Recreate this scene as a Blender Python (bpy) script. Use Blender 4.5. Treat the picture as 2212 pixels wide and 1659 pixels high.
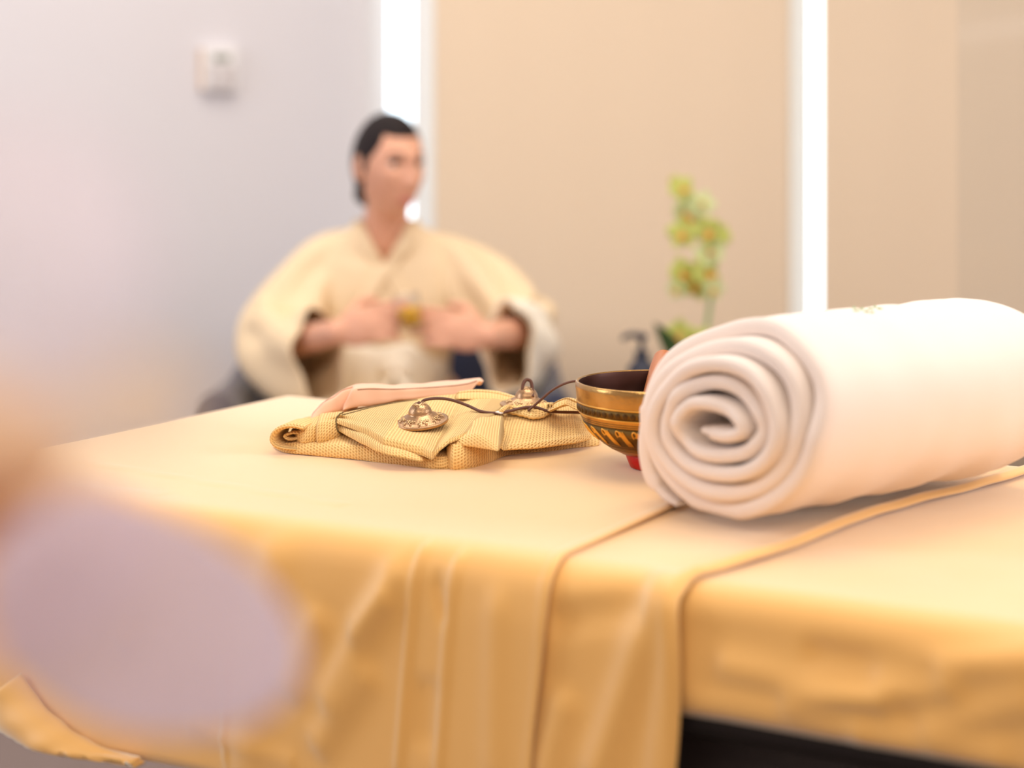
import bpy, bmesh, math, random
from mathutils import Vector, Matrix, noise
from mathutils.bvhtree import BVHTree
random.seed(7)
for o in list(bpy.data.objects): bpy.data.objects.remove(o)
SC = bpy.context.scene; COL = SC.collection
CZ = 1.10; F = 4000.0; TZ = 0.76          # camera height, focal length in px (2212 wide), table top

# ---------------------------------------------------------------- camera
cam = bpy.data.cameras.new('camera'); camo = bpy.data.objects.new('camera', cam); COL.objects.link(camo)
camo.location = (0, 0, CZ); camo.rotation_euler = (math.pi/2, 0, 0)
cam.sensor_width = 36; cam.lens = F/2212*36; cam.shift_y = -(829.5-260)/2212
cam.clip_start = 0.02
cam.dof.use_dof = True; cam.dof.focus_distance = 1.86; cam.dof.aperture_fstop = 2.3; cam.dof.aperture_blades = 0
SC.camera = camo
# ---------------------------------------------------------------- world, exposure
w = bpy.data.worlds.new('sky'); SC.world = w; w.use_nodes = True
w.node_tree.nodes['Background'].inputs[0].default_value = (0.80, 0.92, 1.0, 1)
w.node_tree.nodes['Background'].inputs[1].default_value = 4.0
vs = SC.view_settings
vs.view_transform = 'Standard'; vs.look = 'None'; vs.gamma = 1; vs.use_curve_mapping = False
vs.exposure = 0.0
# ---------------------------------------------------------------- lights
def area(name, loc, target, sx, sy, power, color):
    l = bpy.data.lights.new(name, 'AREA'); l.shape = 'RECTANGLE'; l.size = sx; l.size_y = sy
    l.energy = power; l.color = color
    o = bpy.data.objects.new(name, l); COL.objects.link(o); o.location = loc
    o.rotation_euler = (Vector(target)-Vector(loc)).to_track_quat('-Z', 'Y').to_euler()
    return o
area('ceiling_light', (0.35, 1.9, 2.74), (0.35, 1.9, 0), 1.6, 1.0, 29, (1.0, 0.92, 0.82))
area('ceiling_light', (-0.9, -0.9, 2.74), (-0.9, -0.9, 0), 1.4, 1.4, 43, (1.0, 0.88, 0.74))
area('ceiling_light', (1.4, -0.9, 2.74), (1.4, -0.9, 0), 1.4, 1.4, 29, (1.0, 0.88, 0.74))
area('window_daylight', (2.9, 1.3, 1.7), (-0.5, 2.3, 0.8), 1.8, 1.5, 40, (0.97, 0.96, 1.0))
area('window_daylight', (-2.85, 2.0, 1.7), (-0.6, 3.9, 1.2), 1.6, 1.4, 42, (0.78, 0.85, 1.0))  # added cool fill for the left wall, no window behind it
area('ceiling_light', (1.7, 3.5, 2.74), (1.7, 3.5, 0), 1.0, 0.8, 7, (1.0, 0.92, 0.82))  # extra lamp added to brighten the blinds at the right
area('ceiling_light', (-0.5, 3.4, 2.74), (-0.5, 3.4, 0), 1.4, 0.9, 22, (1.0, 0.92, 0.82))

# ---------------------------------------------------------------- helpers
def V(*a): return Vector(a)
def PY(px, py, Y): return V((px-1106)/F*Y, Y, CZ-(py-260)/F*Y)
def PH(px, py, h):
    Y = (CZ-TZ-h)*F/(py-260); return PY(px, py, Y)
def obj(name, me, mat=None, parent=None, smooth=True):
    if isinstance(me, bmesh.types.BMesh):
        m = bpy.data.meshes.new(name); me.to_mesh(m); me.free(); me = m
    o = bpy.data.objects.new(name, me); COL.objects.link(o)
    if mat:
        for mm in (mat if isinstance(mat, (list, tuple)) else [mat]): me.materials.append(mm)
    if smooth:
        me.polygons.foreach_set('use_smooth', [True]*len(me.polygons))
    if parent:
        o.parent = parent; o.matrix_parent_inverse = parent.matrix_world.inverted()
    return o
def thing(name, label, cat, loc=(0, 0, 0), group=None):
    o = bpy.data.objects.new(name, None); COL.objects.link(o); o.empty_display_size = .05
    o.matrix_world = Matrix.Translation(Vector(loc)); o.location = loc
    o['label'] = label; o['category'] = cat
    if group: o['group'] = group
    return o
def tag(o, label, cat, group=None):
    o['label'] = label; o['category'] = cat
    if group: o['group'] = group
    return o
def struct(o): o['kind'] = 'structure'; return o
def cr(p, n, closed=False):
    """catmull-rom resample of tuples/vectors"""
    m = len(p); out = []; dim = len(p[0])
    tot = m if closed else m-1
    for i in range(n):
        t = i/n*tot if closed else i/(n-1)*tot
        k = min(int(t), tot-1); f = t-k
        g = lambda j: p[j % m] if closed else p[max(0, min(m-1, j))]
        a, b, c, d = g(k-1), g(k), g(k+1), g(k+2)
        out.append(tuple(.5*((2*b[q])+(-a[q]+c[q])*f+(2*a[q]-5*b[q]+4*c[q]-d[q])*f*f+(-a[q]+3*b[q]-3*c[q]+d[q])*f**3) for q in range(dim)))
    return out
def lin(p, n):
    out = []; m = len(p)-1
    for i in range(n):
        t = i/(n-1)*m; k = min(int(t), m-1); f = t-k
        out.append(tuple(p[k][q]*(1-f)+p[k+1][q]*f for q in range(len(p[0]))))
    return out
def grid(rows, cu=False, cv=False, cap=False):
    """rows: list of lists of points. cu closes along rows list, cv closes inside row. UV in metres."""
    me = bpy.data.meshes.new('m'); n = len(rows); m = len(rows[0])
    R = [[Vector(p) for p in r] for r in rows]
    verts = [p for r in R for p in r]; faces = []; uvs = []
    us = [0.0]
    for i in range(1, n+1):
        a, b = R[i-1], R[i % n]; us.append(us[-1]+sum((a[j]-b[j]).length for j in range(0, m, max(1, m//8)))/len(range(0, m, max(1, m//8))))
    vv = []
    for r in R:
        l = [0.0]
        for j in range(1, m+1): l.append(l[-1]+(r[j % m]-r[j-1]).length)
        vv.append(l)
    for i in range(n if cu else n-1):
        for j in range(m if cv else m-1):
            i2, j2 = (i+1) % n, (j+1) % m
            faces.append((i*m+j, i*m+j2, i2*m+j2, i2*m+j))
            uvs += [(us[i], vv[i][j]), (us[i], vv[i][j+1]), (us[i+1], vv[i2][j+1]), (us[i+1], vv[i2][j])]
    if cap and cv and not cu:
        for i0, rev in ((0, False), (n-1, True)):
            c = sum(R[i0], Vector())/m; verts.append(c); ci = len(verts)-1
            for j in range(m):
                a, b = i0*m+j, i0*m+(j+1) % m
                faces.append((ci, b, a) if not rev else (ci, a, b)); uvs += [(us[i0], 0)]*3
    me.from_pydata(verts, [], faces); me.update()
    ul = me.uv_layers.new(name='UVMap')
    for k, uv in enumerate(uvs): ul.data[k].uv = uv
    bm = bmesh.new(); bm.from_mesh(me); bmesh.ops.recalc_face_normals(bm, faces=bm.faces)
    bm.to_mesh(me); bm.free()
    return me
def tube(path, r, seg=10, n=None, closed=False, flat=1.0, smooth=True):
    """round tube along a path; r number or list"""
    P = [Vector(p) for p in path]
    n = n or len(P)*6
    rr = r if isinstance(r, (list, tuple)) else [r]*len(P)
    if smooth:
        Q = cr([tuple(p)+(q,) for p, q in zip(P, rr)], n, closed)
    else: Q = lin([tuple(p)+(q,) for p, q in zip(P, rr)], n)
    rows = []; up = V(0, 0, 1); prev = None
    for i in range(len(Q)):
        a = Vector(Q[i-1 if i > 0 or closed else 0][:3]); b = Vector(Q[(i+1) % len(Q) if closed else min(i+1, len(Q)-1)][:3])
        t = (b-a).normalized() if (b-a).length > 1e-9 else V(0, 0, 1)
        if prev is None:
            s = t.cross(up) if abs(t.dot(up)) < .95 else t.cross(V(1, 0, 0))
        else: s = prev-t*prev.dot(t)
        s.normalize(); prev = s; u2 = s.cross(t).normalized()
        c = Vector(Q[i][:3]); q = Q[i][3]
        rows.append([c+s*(q*math.cos(2*math.pi*k/seg))+u2*(q*flat*math.sin(2*math.pi*k/seg)) for k in range(seg)])
    return grid(rows, cu=closed, cv=True, cap=not closed)
def lathe(prof, seg=64, loc=(0, 0, 0), rot=None):
    rows = []
    for k in range(seg):
        a = 2*math.pi*k/seg
        rows.append([V(max(r, 1e-5)*math.cos(a), max(r, 1e-5)*math.sin(a), z) for r, z in prof])
    me = grid(rows, cu=True)
    M = Matrix.Translation(Vector(loc))
    if rot is not None: M = M @ rot
    me.transform(M)
    bm = bmesh.new(); bm.from_mesh(me); bmesh.ops.remove_doubles(bm, verts=bm.verts, dist=3e-5)
    bmesh.ops.recalc_face_normals(bm, faces=bm.faces); bm.to_mesh(me); bm.free()
    return me
def box(x0, x1, y0, y1, z0, z1, bev=0.0, seg=2):
    bm = bmesh.new()
    bmesh.ops.create_cube(bm, size=1, matrix=Matrix.Translation(((x0+x1)/2, (y0+y1)/2, (z0+z1)/2)) @ Matrix.Diagonal((x1-x0, y1-y0, z1-z0, 1)))
    if bev: bmesh.ops.bevel(bm, geom=bm.edges[:], offset=bev, segments=seg, affect='EDGES', profile=.5)
    return bm
def join(meshes):
    bm = bmesh.new()
    for m in meshes: bm.from_mesh(m)
    return bm
def ell(c, r, rot=None, sub=3):
    bm = bmesh.new(); bmesh.ops.create_icosphere(bm, subdivisions=sub, radius=1)
    M = Matrix.Translation(Vector(c)) @ (rot.to_4x4() if rot else Matrix()) @ Matrix.Diagonal((r[0], r[1], r[2], 1))
    bm.transform(M); m = bpy.data.meshes.new('e'); bm.to_mesh(m); bm.free(); return m

# ---------------------------------------------------------------- materials
def mat(name, col, rough=.7, metal=0, noise_scale=None, noise_amt=.08, bump=None, bump_scale=200, sheen=0, trans=0, spec=.5, coat=0, emit=None, transparent=0, sss=0):
    m = bpy.data.materials.new(name); m.use_nodes = True; nt = m.node_tree; N = nt.nodes; L = nt.links
    b = N['Principled BSDF']; b.inputs['Base Color'].default_value = (*col, 1)
    b.inputs['Roughness'].default_value = rough; b.inputs['Metallic'].default_value = metal
    b.inputs['Specular IOR Level'].default_value = spec
    b.inputs['Sheen Weight'].default_value = sheen; b.inputs['Transmission Weight'].default_value = trans
    b.inputs['Coat Weight'].default_value = coat
    if sss:
        b.inputs['Subsurface Weight'].default_value = sss; b.inputs['Subsurface Radius'].default_value = (.012, .005, .003); b.inputs['Subsurface Scale'].default_value = .5
    tc = N.new('ShaderNodeTexCoord')
    if noise_scale:
        t = N.new('ShaderNodeTexNoise'); t.inputs['Scale'].default_value = noise_scale; t.inputs['Detail'].default_value = 4
        L.new(tc.outputs['Object'], t.inputs['Vector'])
        mx = N.new('ShaderNodeMixRGB'); mx.blend_type = 'MIX'
        mx.inputs[1].default_value = (*[c*(1-noise_amt) for c in col], 1); mx.inputs[2].default_value = (*[min(1, c*(1+noise_amt)) for c in col], 1)
        L.new(t.outputs['Fac'], mx.inputs[0]); L.new(mx.outputs[0], b.inputs['Base Color'])
    if bump:
        t = N.new('ShaderNodeTexNoise'); t.inputs['Scale'].default_value = bump_scale; t.inputs['Detail'].default_value = 3
        L.new(tc.outputs['Object'], t.inputs['Vector'])
        bp = N.new('ShaderNodeBump'); bp.inputs['Strength'].default_value = bump; bp.inputs['Distance'].default_value = .002
        L.new(t.outputs['Fac'], bp.inputs['Height']); L.new(bp.outputs[0], b.inputs['Normal'])
    if emit:
        b.inputs['Emission Color'].default_value = (*emit[:3], 1); b.inputs['Emission Strength'].default_value = emit[3]
    if transparent:
        tr = N.new('ShaderNodeBsdfTransparent'); mx2 = N.new('ShaderNodeMixShader'); mx2.inputs[0].default_value = transparent
        L.new(b.outputs[0], mx2.inputs[1]); L.new(tr.outputs[0], mx2.inputs[2]); L.new(mx2.outputs[0], N['Material Output'].inputs[0])
    return m
def translucent(name, col, fac, tcol=None, transparent=0, rough=.8):
    m = mat(name, col, rough, transparent=0); nt = m.node_tree; N = nt.nodes; L = nt.links
    t = N.new('ShaderNodeBsdfTranslucent'); t.inputs[0].default_value = (*(tcol or col), 1)
    mx = N.new('ShaderNodeMixShader'); mx.inputs[0].default_value = fac
    L.new(N['Principled BSDF'].outputs[0], mx.inputs[1]); L.new(t.outputs[0], mx.inputs[2])
    out = mx.outputs[0]
    if transparent:
        tr = N.new('ShaderNodeBsdfTransparent'); m2 = N.new('ShaderNodeMixShader'); m2.inputs[0].default_value = transparent
        L.new(out, m2.inputs[1]); L.new(tr.outputs[0], m2.inputs[2]); out = m2.outputs[0]
    L.new(out, N['Material Output'].inputs[0]); return m
def waffle(name, ridge, pit_shade, cell=.0033, strength=.9):
    m = bpy.data.materials.new(name); m.use_nodes = True; nt = m.node_tree; N = nt.nodes; L = nt.links
    b = N['Principled BSDF']; b.inputs['Roughness'].default_value = .85; b.inputs['Sheen Weight'].default_value = .15; b.inputs['Specular IOR Level'].default_value = .25
    uv = N.new('ShaderNodeUVMap'); uv.uv_map = 'UVMap'
    sp = N.new('ShaderNodeSeparateXYZ'); L.new(uv.outputs[0], sp.inputs[0])
    outs = []
    for ax in (0, 1):
        a = N.new('ShaderNodeMath'); a.operation = 'MULTIPLY'; a.inputs[1].default_value = math.pi/cell; L.new(sp.outputs[ax], a.inputs[0])
        s = N.new('ShaderNodeMath'); s.operation = 'SINE'; L.new(a.outputs[0], s.inputs[0])
        q = N.new('ShaderNodeMath'); q.operation = 'MULTIPLY'; L.new(s.outputs[0], q.inputs[0]); L.new(s.outputs[0], q.inputs[1])
        outs.append(q)
    p = N.new('ShaderNodeMath'); p.operation = 'MULTIPLY'; L.new(outs[0].outputs[0], p.inputs[0]); L.new(outs[1].outputs[0], p.inputs[1])
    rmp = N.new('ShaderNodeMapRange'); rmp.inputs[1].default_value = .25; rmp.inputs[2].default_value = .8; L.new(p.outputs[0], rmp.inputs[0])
    mx = N.new('ShaderNodeMixRGB'); mx.inputs[1].default_value = (*ridge, 1); mx.inputs[2].default_value = (*pit_shade, 1); L.new(rmp.outputs[0], mx.inputs[0])  # pits tinted darker, shade of the cells put into the colour
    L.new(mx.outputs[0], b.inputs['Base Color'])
    inv = N.new('ShaderNodeMath'); inv.operation = 'SUBTRACT'; inv.inputs[0].default_value = 1; L.new(p.outputs[0], inv.inputs[1])
    tc = N.new('ShaderNodeTexCoord'); t = N.new('ShaderNodeTexNoise'); t.inputs['Scale'].default_value = 1500; L.new(tc.outputs['Object'], t.inputs['Vector'])
    ad = N.new('ShaderNodeMath'); ad.operation = 'MULTIPLY_ADD'; ad.inputs[1].default_value = .25; L.new(t.outputs['Fac'], ad.inputs[0]); L.new(inv.outputs[0], ad.inputs[2])
    bp = N.new('ShaderNodeBump'); bp.inputs['Strength'].default_value = strength; bp.inputs['Distance'].default_value = .0012
    L.new(ad.outputs[0], bp.inputs['Height']); L.new(bp.outputs[0], b.inputs['Normal'])
    return m

M = {}
M['wall'] = mat('white_plaster', (.76, .735, .765), .9, bump=.05, bump_scale=60)
M['ceil'] = mat('ceiling_paint', (.85, .80, .74), .9)
M['floor'] = mat('floor_stone', (.20, .145, .125), .6, noise_scale=3, noise_amt=.15)
M['frame'] = mat('white_window_frame', (.85, .87, .9), .45)
M['blind'] = translucent('beige_blind_fabric', (.93, .755, .555), .12, (.85, .66, .45))
M['glass'] = mat('window_glass', (1, 1, 1), .0, trans=1, spec=.5)
M['sheet'] = mat('yellow_cream_cotton', (.90, .50, .135), .52, sheen=1.0, bump=.06, bump_scale=900, noise_scale=14, noise_amt=.025)
M['sheet'].node_tree.nodes['Principled BSDF'].inputs['Sheen Tint'].default_value = (1, .97, .86, 1)
M['towel'] = mat('white_terry', (.90, .785, .71), .95, sheen=.3, bump=.35, bump_scale=900)
M['dark'] = mat('black_upholstery', (.012, .009, .009), .6)
M['cab'] = mat('dark_brown_wood', (.03, .02, .018), .6, noise_scale=20)
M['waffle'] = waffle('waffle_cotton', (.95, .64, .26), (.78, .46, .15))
M['thread'] = mat('olive_thread', (.16, .11, .04), .8)
M['pink'] = mat('pink_beige_cotton', (.84, .50, .33), .7, sheen=.2, bump=.08, bump_scale=1200)
M['brass'] = mat('aged_brass', (.47, .27, .09), .24, 1, noise_scale=60, noise_amt=.25, bump=.12, bump_scale=300)
M['brassdark'] = mat('dark_engraved_brass', (.17, .10, .03), .45, 1, noise_scale=120, noise_amt=.4, bump=.3, bump_scale=500)
M['brassgold'] = mat('gold_relief', (.85, .50, .12), .35, 1)
M['bowlin'] = mat('bowl_inside_dark_bronze', (.075, .035, .028), .35, .8, noise_scale=30, noise_amt=.3)
M['bronze'] = mat('cymbal_bronze', (.46, .28, .15), .34, 1, noise_scale=150, noise_amt=.3, bump=.15, bump_scale=600)
M['bronzelight'] = mat('cymbal_relief', (.72, .52, .28), .4, 1)
M['leather'] = mat('brown_leather', (.12, .038, .018), .5, bump=.4, bump_scale=1500, noise_scale=200, noise_amt=.3)
M['red'] = mat('red_lacquer', (.62, .004, .010), .35, noise_scale=120, noise_amt=.2)
M['wood'] = mat('mallet_wood', (.42, .13, .035), .4, noise_scale=40, noise_amt=.25)
M['skin'] = mat('skin', (.76, .39, .25), .5, sss=.15)
M['lips'] = mat('lips', (.62, .20, .16), .45)
M['hair'] = mat('black_brown_hair', (.012, .006, .006), .62, spec=.25, bump=.5, bump_scale=300)
M['eyew'] = mat('eye_white', (.8, .75, .72), .3)
M['eyed'] = mat('eye_iris', (.05, .025, .015), .2)
M['robe'] = mat('cream_linen', (.85, .66, .42), .85, bump=.1, bump_scale=800)
M['robein'] = mat('robe_lining', (.90, .82, .68), .85)
M['navy'] = mat('navy_velvet', (.014, .017, .05), .7, sheen=.3)
M['legs'] = mat('chair_leg_wood', (.10, .05, .03), .5)
M['clear'] = mat('clear_glass', (.97, .98, 1), .02, trans=1)
_g = M['clear']; _nt = _g.node_tree
_gl = _nt.nodes.new('ShaderNodeBsdfGlossy'); _gl.inputs['Roughness'].default_value = .03
_tr = _nt.nodes.new('ShaderNodeBsdfTransparent'); _tr.inputs[0].default_value = (.95, .96, .97, 1); _lw = _nt.nodes.new('ShaderNodeLayerWeight'); _lw.inputs[0].default_value = .12
_mx = _nt.nodes.new('ShaderNodeMixShader'); _nt.links.new(_lw.outputs['Facing'], _mx.inputs[0]); _nt.links.new(_tr.outputs[0], _mx.inputs[1]); _nt.links.new(_gl.outputs[0], _mx.inputs[2])
_nt.links.new(_mx.outputs[0], _nt.nodes['Material Output'].inputs[0])
M['tea'] = mat('amber_tea', (.90, .46, .02), .15)
M['bottle'] = mat('dark_blue_plastic', (.012, .015, .035), .3)
M['petal'] = translucent('green_yellow_petal', (.72, .76, .22), .35)
M['petal2'] = translucent('pale_green_petal', (.80, .86, .48), .35)
M['lip'] = translucent('orange_lip', (.85, .42, .08), .3)
M['stem'] = mat('green_stem', (.36, .50, .20), .6)
M['leaf'] = mat('dark_green_leaf', (.035, .08, .02), .45)
M['pot'] = mat('tan_ceramic', (.5, .26, .13), .5)
M['plastic'] = mat('white_plastic', (.86, .84, .84), .5)
M['lcd'] = mat('grey_display', (.33, .34, .29), .3)
M['greyplastic'] = mat('grey_plastic', (.62, .57, .57), .5)
M['fgpetal'] = translucent('lilac_white_petal', (.76, .68, .80), .5, transparent=.40)
M['fgpetal2'] = translucent('white_petal', (.92, .88, .96), .5, transparent=.45)
M['fglip'] = translucent('tan_orange_lip', (.80, .38, .15), .3)
M['ceramic'] = mat('white_ceramic', (.8, .78, .76), .3)
M['green_thread'] = mat('green_thread', (.50, .62, .36), .8)
M['sidetable'] = mat('light_wood', (.55, .36, .20), .5, noise_scale=15)

# ---------------------------------------------------------------- room
CX, CY = -0.366, 4.75
def wallquad(name, a, b, z0, z1, m, th=.1):
    a, b = V(a[0], a[1], 0), V(b[0], b[1], 0); d = (b-a).normalized(); n = V(-d.y, d.x, 0)*th   # thickness to the outside (left of a->b)
    bm = bmesh.new(); vs_ = [bm.verts.new(p+V(0, 0, z)) for z in (z0, z1) for p in (a, b, b+n, a+n)]
    for f in ((0, 1, 2, 3), (4, 5, 6, 7), (0, 1, 5, 4), (1, 2, 6, 5), (2, 3, 7, 6), (3, 0, 4, 7)): bm.faces.new([vs_[k] for k in f])
    bmesh.ops.recalc_face_normals(bm, faces=bm.faces)
    return struct(obj(name, bm, m, smooth=False))
RX = 3.2; BY = -3.2; ZC = 2.8
LX, LY = -3.0, 3.03
wallquad('wall_left', (LX, LY), (CX, CY), 0, ZC, M['wall'])
wallquad('wall_side', (LX, BY), (LX, LY), 0, ZC, M['wall'])
wallquad('wall_right', (RX, CY), (RX, BY), 0, ZC, M['wall'])
wallquad('wall_rear', (RX, BY), (LX, BY), 0, ZC, M['wall'])
wallquad('wall_back', (CX, CY), (RX, CY), ZC-.12, ZC, M['wall'], .12)
wallquad('wall_sill', (CX, CY), (RX, CY), 0, .12, M['wall'], .12)
def floorpoly(name, z0, z1, m):
    pts = [(LX-.1, BY-.1), (RX+.1, BY-.1), (RX+.1, CY+.1), (CX-.05, CY+.1), (LX-.1, LY+.08)]
    bm = bmesh.new(); lo = [bm.verts.new((x, y, z0)) for x, y in pts]; hi = [bm.verts.new((x, y, z1)) for x, y in pts]
    bm.faces.new(lo[::-1]); bm.faces.new(hi)
    for i in range(5): bm.faces.new([lo[i], lo[(i+1) % 5], hi[(i+1) % 5], hi[i]])
    bmesh.ops.recalc_face_normals(bm, faces=bm.faces)
    struct(obj(name, bm, m, smooth=False))
floorpoly('floor', -.08, 0, M['floor']); floorpoly('ceiling', ZC, ZC+.08, M['ceil'])
# window: two panes, mullions; blinds hang in front with bright gaps
def wx(px, Y=CY): return (px-1106)/F*Y
mulls = [(wx(790, 4.8), wx(838, 4.8)), (wx(894, 4.8), wx(955, 4.8)), (wx(1690, 4.8), wx(1744, 4.8)), (wx(2400, 4.8), RX)]
for i, (a, b) in enumerate(mulls):
    struct(obj('trim_%d' % (i+1), box(a, b, CY+.015, CY+.085, .12, ZC-.12, .004), M['frame'], smooth=False))
for i, (a, b) in enumerate([(mulls[0][1], mulls[1][0]), (mulls[1][1], mulls[2][0]), (mulls[2][1], mulls[3][0])]):
    struct(obj('window_%d' % (i+1), box(a, b, CY+.05, CY+.056, .12, ZC-.12), M['glass'], smooth=False))
def blind(px0, px1, Y, label):
    x0, x1 = wx(px0, Y), wx(px1, Y)
    t = thing('roller_blind', label, 'blind', ((x0+x1)/2, Y, .09))
    n = 60; rows = []
    for i in range(n+1):
        x = x0+(x1-x0)*i/n
        rows.append([V(x, Y+.0015*math.sin(x*9)+.001*math.sin(x*31), z) for z in (.10, .6, 1.2, 1.8, 2.4, ZC-.05)])
    o = obj('blind_fabric', grid(rows), M['blind'], t)
    s = o.modifiers.new('s', 'SOLIDIFY'); s.thickness = .0012
    obj('bottom_bar', box(x0, x1, Y-.008, Y+.008, .08, .105, .004), M['plastic'], t)
    obj('roller_tube', tube([V(x0, Y, ZC-.035), V(x1, Y, ZC-.035)], .025, 16, 2, smooth=False), M['plastic'], t)
blind(938, 1708, CY-.06, 'wide beige roller blind between the two bright window gaps, behind the yellow-green orchid')
blind(1774, 2560, CY-.03, 'beige roller blind at the far right, right of the narrow bright window gap')

# glass screen at the right edge, with an unseen strip lamp added for the streak in it
gx = wx(2070, 3.2)
t = thing('glass_screen', 'clear glass screen standing at the right edge, in front of the blind', 'glass screen', (gx+.45, 3.2, 0))
obj('glass_pane', box(gx, gx+.95, 3.197, 3.205, .02, 2.3, .001, 1), M['clear'], t, smooth=False)
obj('floor_rail', box(gx, gx+.95, 3.18, 3.22, 0, .03, .003), M['greyplastic'], t, smooth=False)
lampm = mat('lamp_diffuser', (1, 1, 1), .5, emit=(1, .9, .8, 6))
o = obj('wall_lamp', box(-.35, .35, -.03, .03, -.02, .02, .008), lampm)
o.location = (2.62, BY+.032, 1.585); o.rotation_euler = (0, -.14, 0)
tag(o, 'slim horizontal strip lamp, seen only as a pale streak mirrored at the upper right', 'lamp')

# thermostat on the left wall
dW = V(CX-LX, CY-LY, 0).normalized(); nW = V(dW.y, -dW.x, 0)
def onwall(px):
    # intersection of the pixel column ray with the wall line
    k = (px-1106)/F; # X = kY ; point = (LX,LY)+s*d
    s = (k*LY-LX)/(dW.x-k*dW.y); return s
s0 = onwall(470); pw = V(LX, LY, 0)+dW*s0
tz = CZ-(150-260)/F*pw.y
t = thing('thermostat', 'white wall thermostat with grey display on the pale left wall', 'thermostat', (pw.x, pw.y, tz))
Rw = Matrix((dW, -nW, V(0, 0, 1))).transposed().to_4x4(); Tw = Matrix.Translation((pw.x, pw.y, tz)) @ Rw
def onw(bm): bm.transform(Tw); return bm
obj('housing', onw(box(-.045, .045, -.026, -.001, -.055, .055, .006, 3)), M['plastic'], t, smooth=False)
obj('display', onw(box(-.024, .022, -.0275, -.0255, .018, .036, .001)), M['lcd'], t, smooth=False)
obj('cover_panel', onw(box(-.034, .034, -.0290, -.0255, -.045, .008, .002)), M['greyplastic'], t, smooth=False)
obj('button', onw(box(-.018, .002, -.0315, -.0285, -.030, -.012, .002)), M['plastic'], t, smooth=False)
obj('side_cover', onw(box(-.050, -.044, -.020, -.001, -.050, .050, .002)), mat('tan_plastic', (.78, .60, .45), .6), t, smooth=False)

# ---------------------------------------------------------------- massage table, in (u,v) axes
U = V(.866, -.5, 0); W_ = V(.5, .866, 0)
U0, U1, V0, V1 = -1.412, .50, 1.256, 1.875
def uv2(u, v, z=0): return U*u+W_*v+V(0, 0, z)
Rt = Matrix((U, W_, V(0, 0, 1))).transposed().to_4x4()
tb = thing('massage_table', 'massage table with black padded top, hidden under the yellow sheets', 'massage table', uv2((U0+U1)/2, (V0+V1)/2))
def tbox(n, u0, u1, v0, v1, z0, z1, b, m):
    bm = box(u0, u1, v0, v1, z0, z1, b, 4); bm.transform(Rt); return obj(n, bm, m, tb)
tbox('padded_top', U0+.012, U1-.01, V0+.014, V1-.014, TZ-.13, TZ-.014, .03, M['dark'])
tbox('cabinet', U0+.30, U1-.1, V0+.07, V1-.07, .06, TZ-.12, .01, M['cab'])
tbox('plinth', U0+.35, U1-.15, V0+.12, V1-.12, 0.0, .08, .005, M['dark'])

def edge_fold(s, e0, R):
    """s: signed distance beyond the flat edge start (edge at e0-R). returns (horizontal, drop)"""
    if s <= 0: return s, 0.0
    L = R*math.pi/2
    if s < L:
        a = s/R; return R*math.sin(a), R*(1-math.cos(a))
    return R, R+(s-L)
def cloth(name, u0, u1f, drop_f, off, disp, label, cat, uend=True, nu=240, hem=None, R=.030, left_drop=.2, th=.0025, m=None, bumpedge=False):
    """cloth laid on the table: param a along u, b from back to front over the edge"""
    rows = []
    NB = 110; bs = []
    L0 = V1-V0
    span_top = L0-2*R
    dropb = .10
    blen0 = -(dropb+R*math.pi/2-R); blen1 = span_top+drop_f-R+R*math.pi/2
    for j in range(NB+1):
        bs.append(blen0+(blen1-blen0)*j/NB)
    a0 = (U0+R)-(left_drop-R+R*math.pi/2) if uend else u0
    for i in range(nu+1):
        f = i/nu
        row = []
        for b in bs:
            # b=0 at back flat start ; increasing to the front
            vb = V1-R-b
            aend = u1f(max(V0, min(V1, vb)), max(0, b-span_top))
            a = a0+(aend-a0)*f
            # v fold
            if b > span_top: h, dz = edge_fold(b-span_top, 0, R); v = V0+R-h; side = 1
            elif b < 0: h, dz = edge_fold(-b, 0, R); v = V1-R+h; side = -1
            else: v = vb; dz = 0; side = 0
            du = 0; uu = a
            if uend and a < U0+R:
                h, du = edge_fold(U0+R-a, 0, R); uu = U0+R-h
            z = TZ+off-dz-du
            p = Vector((uu, v, z))
            # outward normal approx
            if side == 1: ang = min((b-span_top)/R, math.pi/2); nrm = V(0, -math.sin(ang), math.cos(ang)); drop = dz
            elif side == -1: ang = min(-b/R, math.pi/2); nrm = V(0, math.sin(ang), math.cos(ang)); drop = dz
            else: nrm = V(0, 0, 1); drop = 0
            p += nrm*((0 if side == 0 else off)*(abs(nrm.y)))
            p += nrm*disp(uu, v, drop if side == 1 else 0, side)
            row.append(uv2(p.x, p.y, p.z))
        rows.append(row)
    o = obj(name, grid(rows), m or M['sheet'])
    s = o.modifiers.new('s', 'SOLIDIFY'); s.thickness = th; s.offset = -1
    tag(o, label, cat)
    return o
def nz(u, v, s, k=0.0): return noise.noise(V(u*s, v*s, k))
def ridge(x, y, x0, y0, x1, y1, wdt, hgt):
    dx, dy = x1-x0, y1-y0; l2 = dx*dx+dy*dy; t = ((x-x0)*dx+(y-y0)*dy)/l2
    tt = max(0, min(1, t)); d = math.hypot(x-x0-tt*dx, y-y0-tt*dy)
    fade = min(1, max(0, 1-abs(t-.5)*2+.35)/.35)
    return hgt*math.exp(-(d/wdt)**2)*fade
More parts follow.
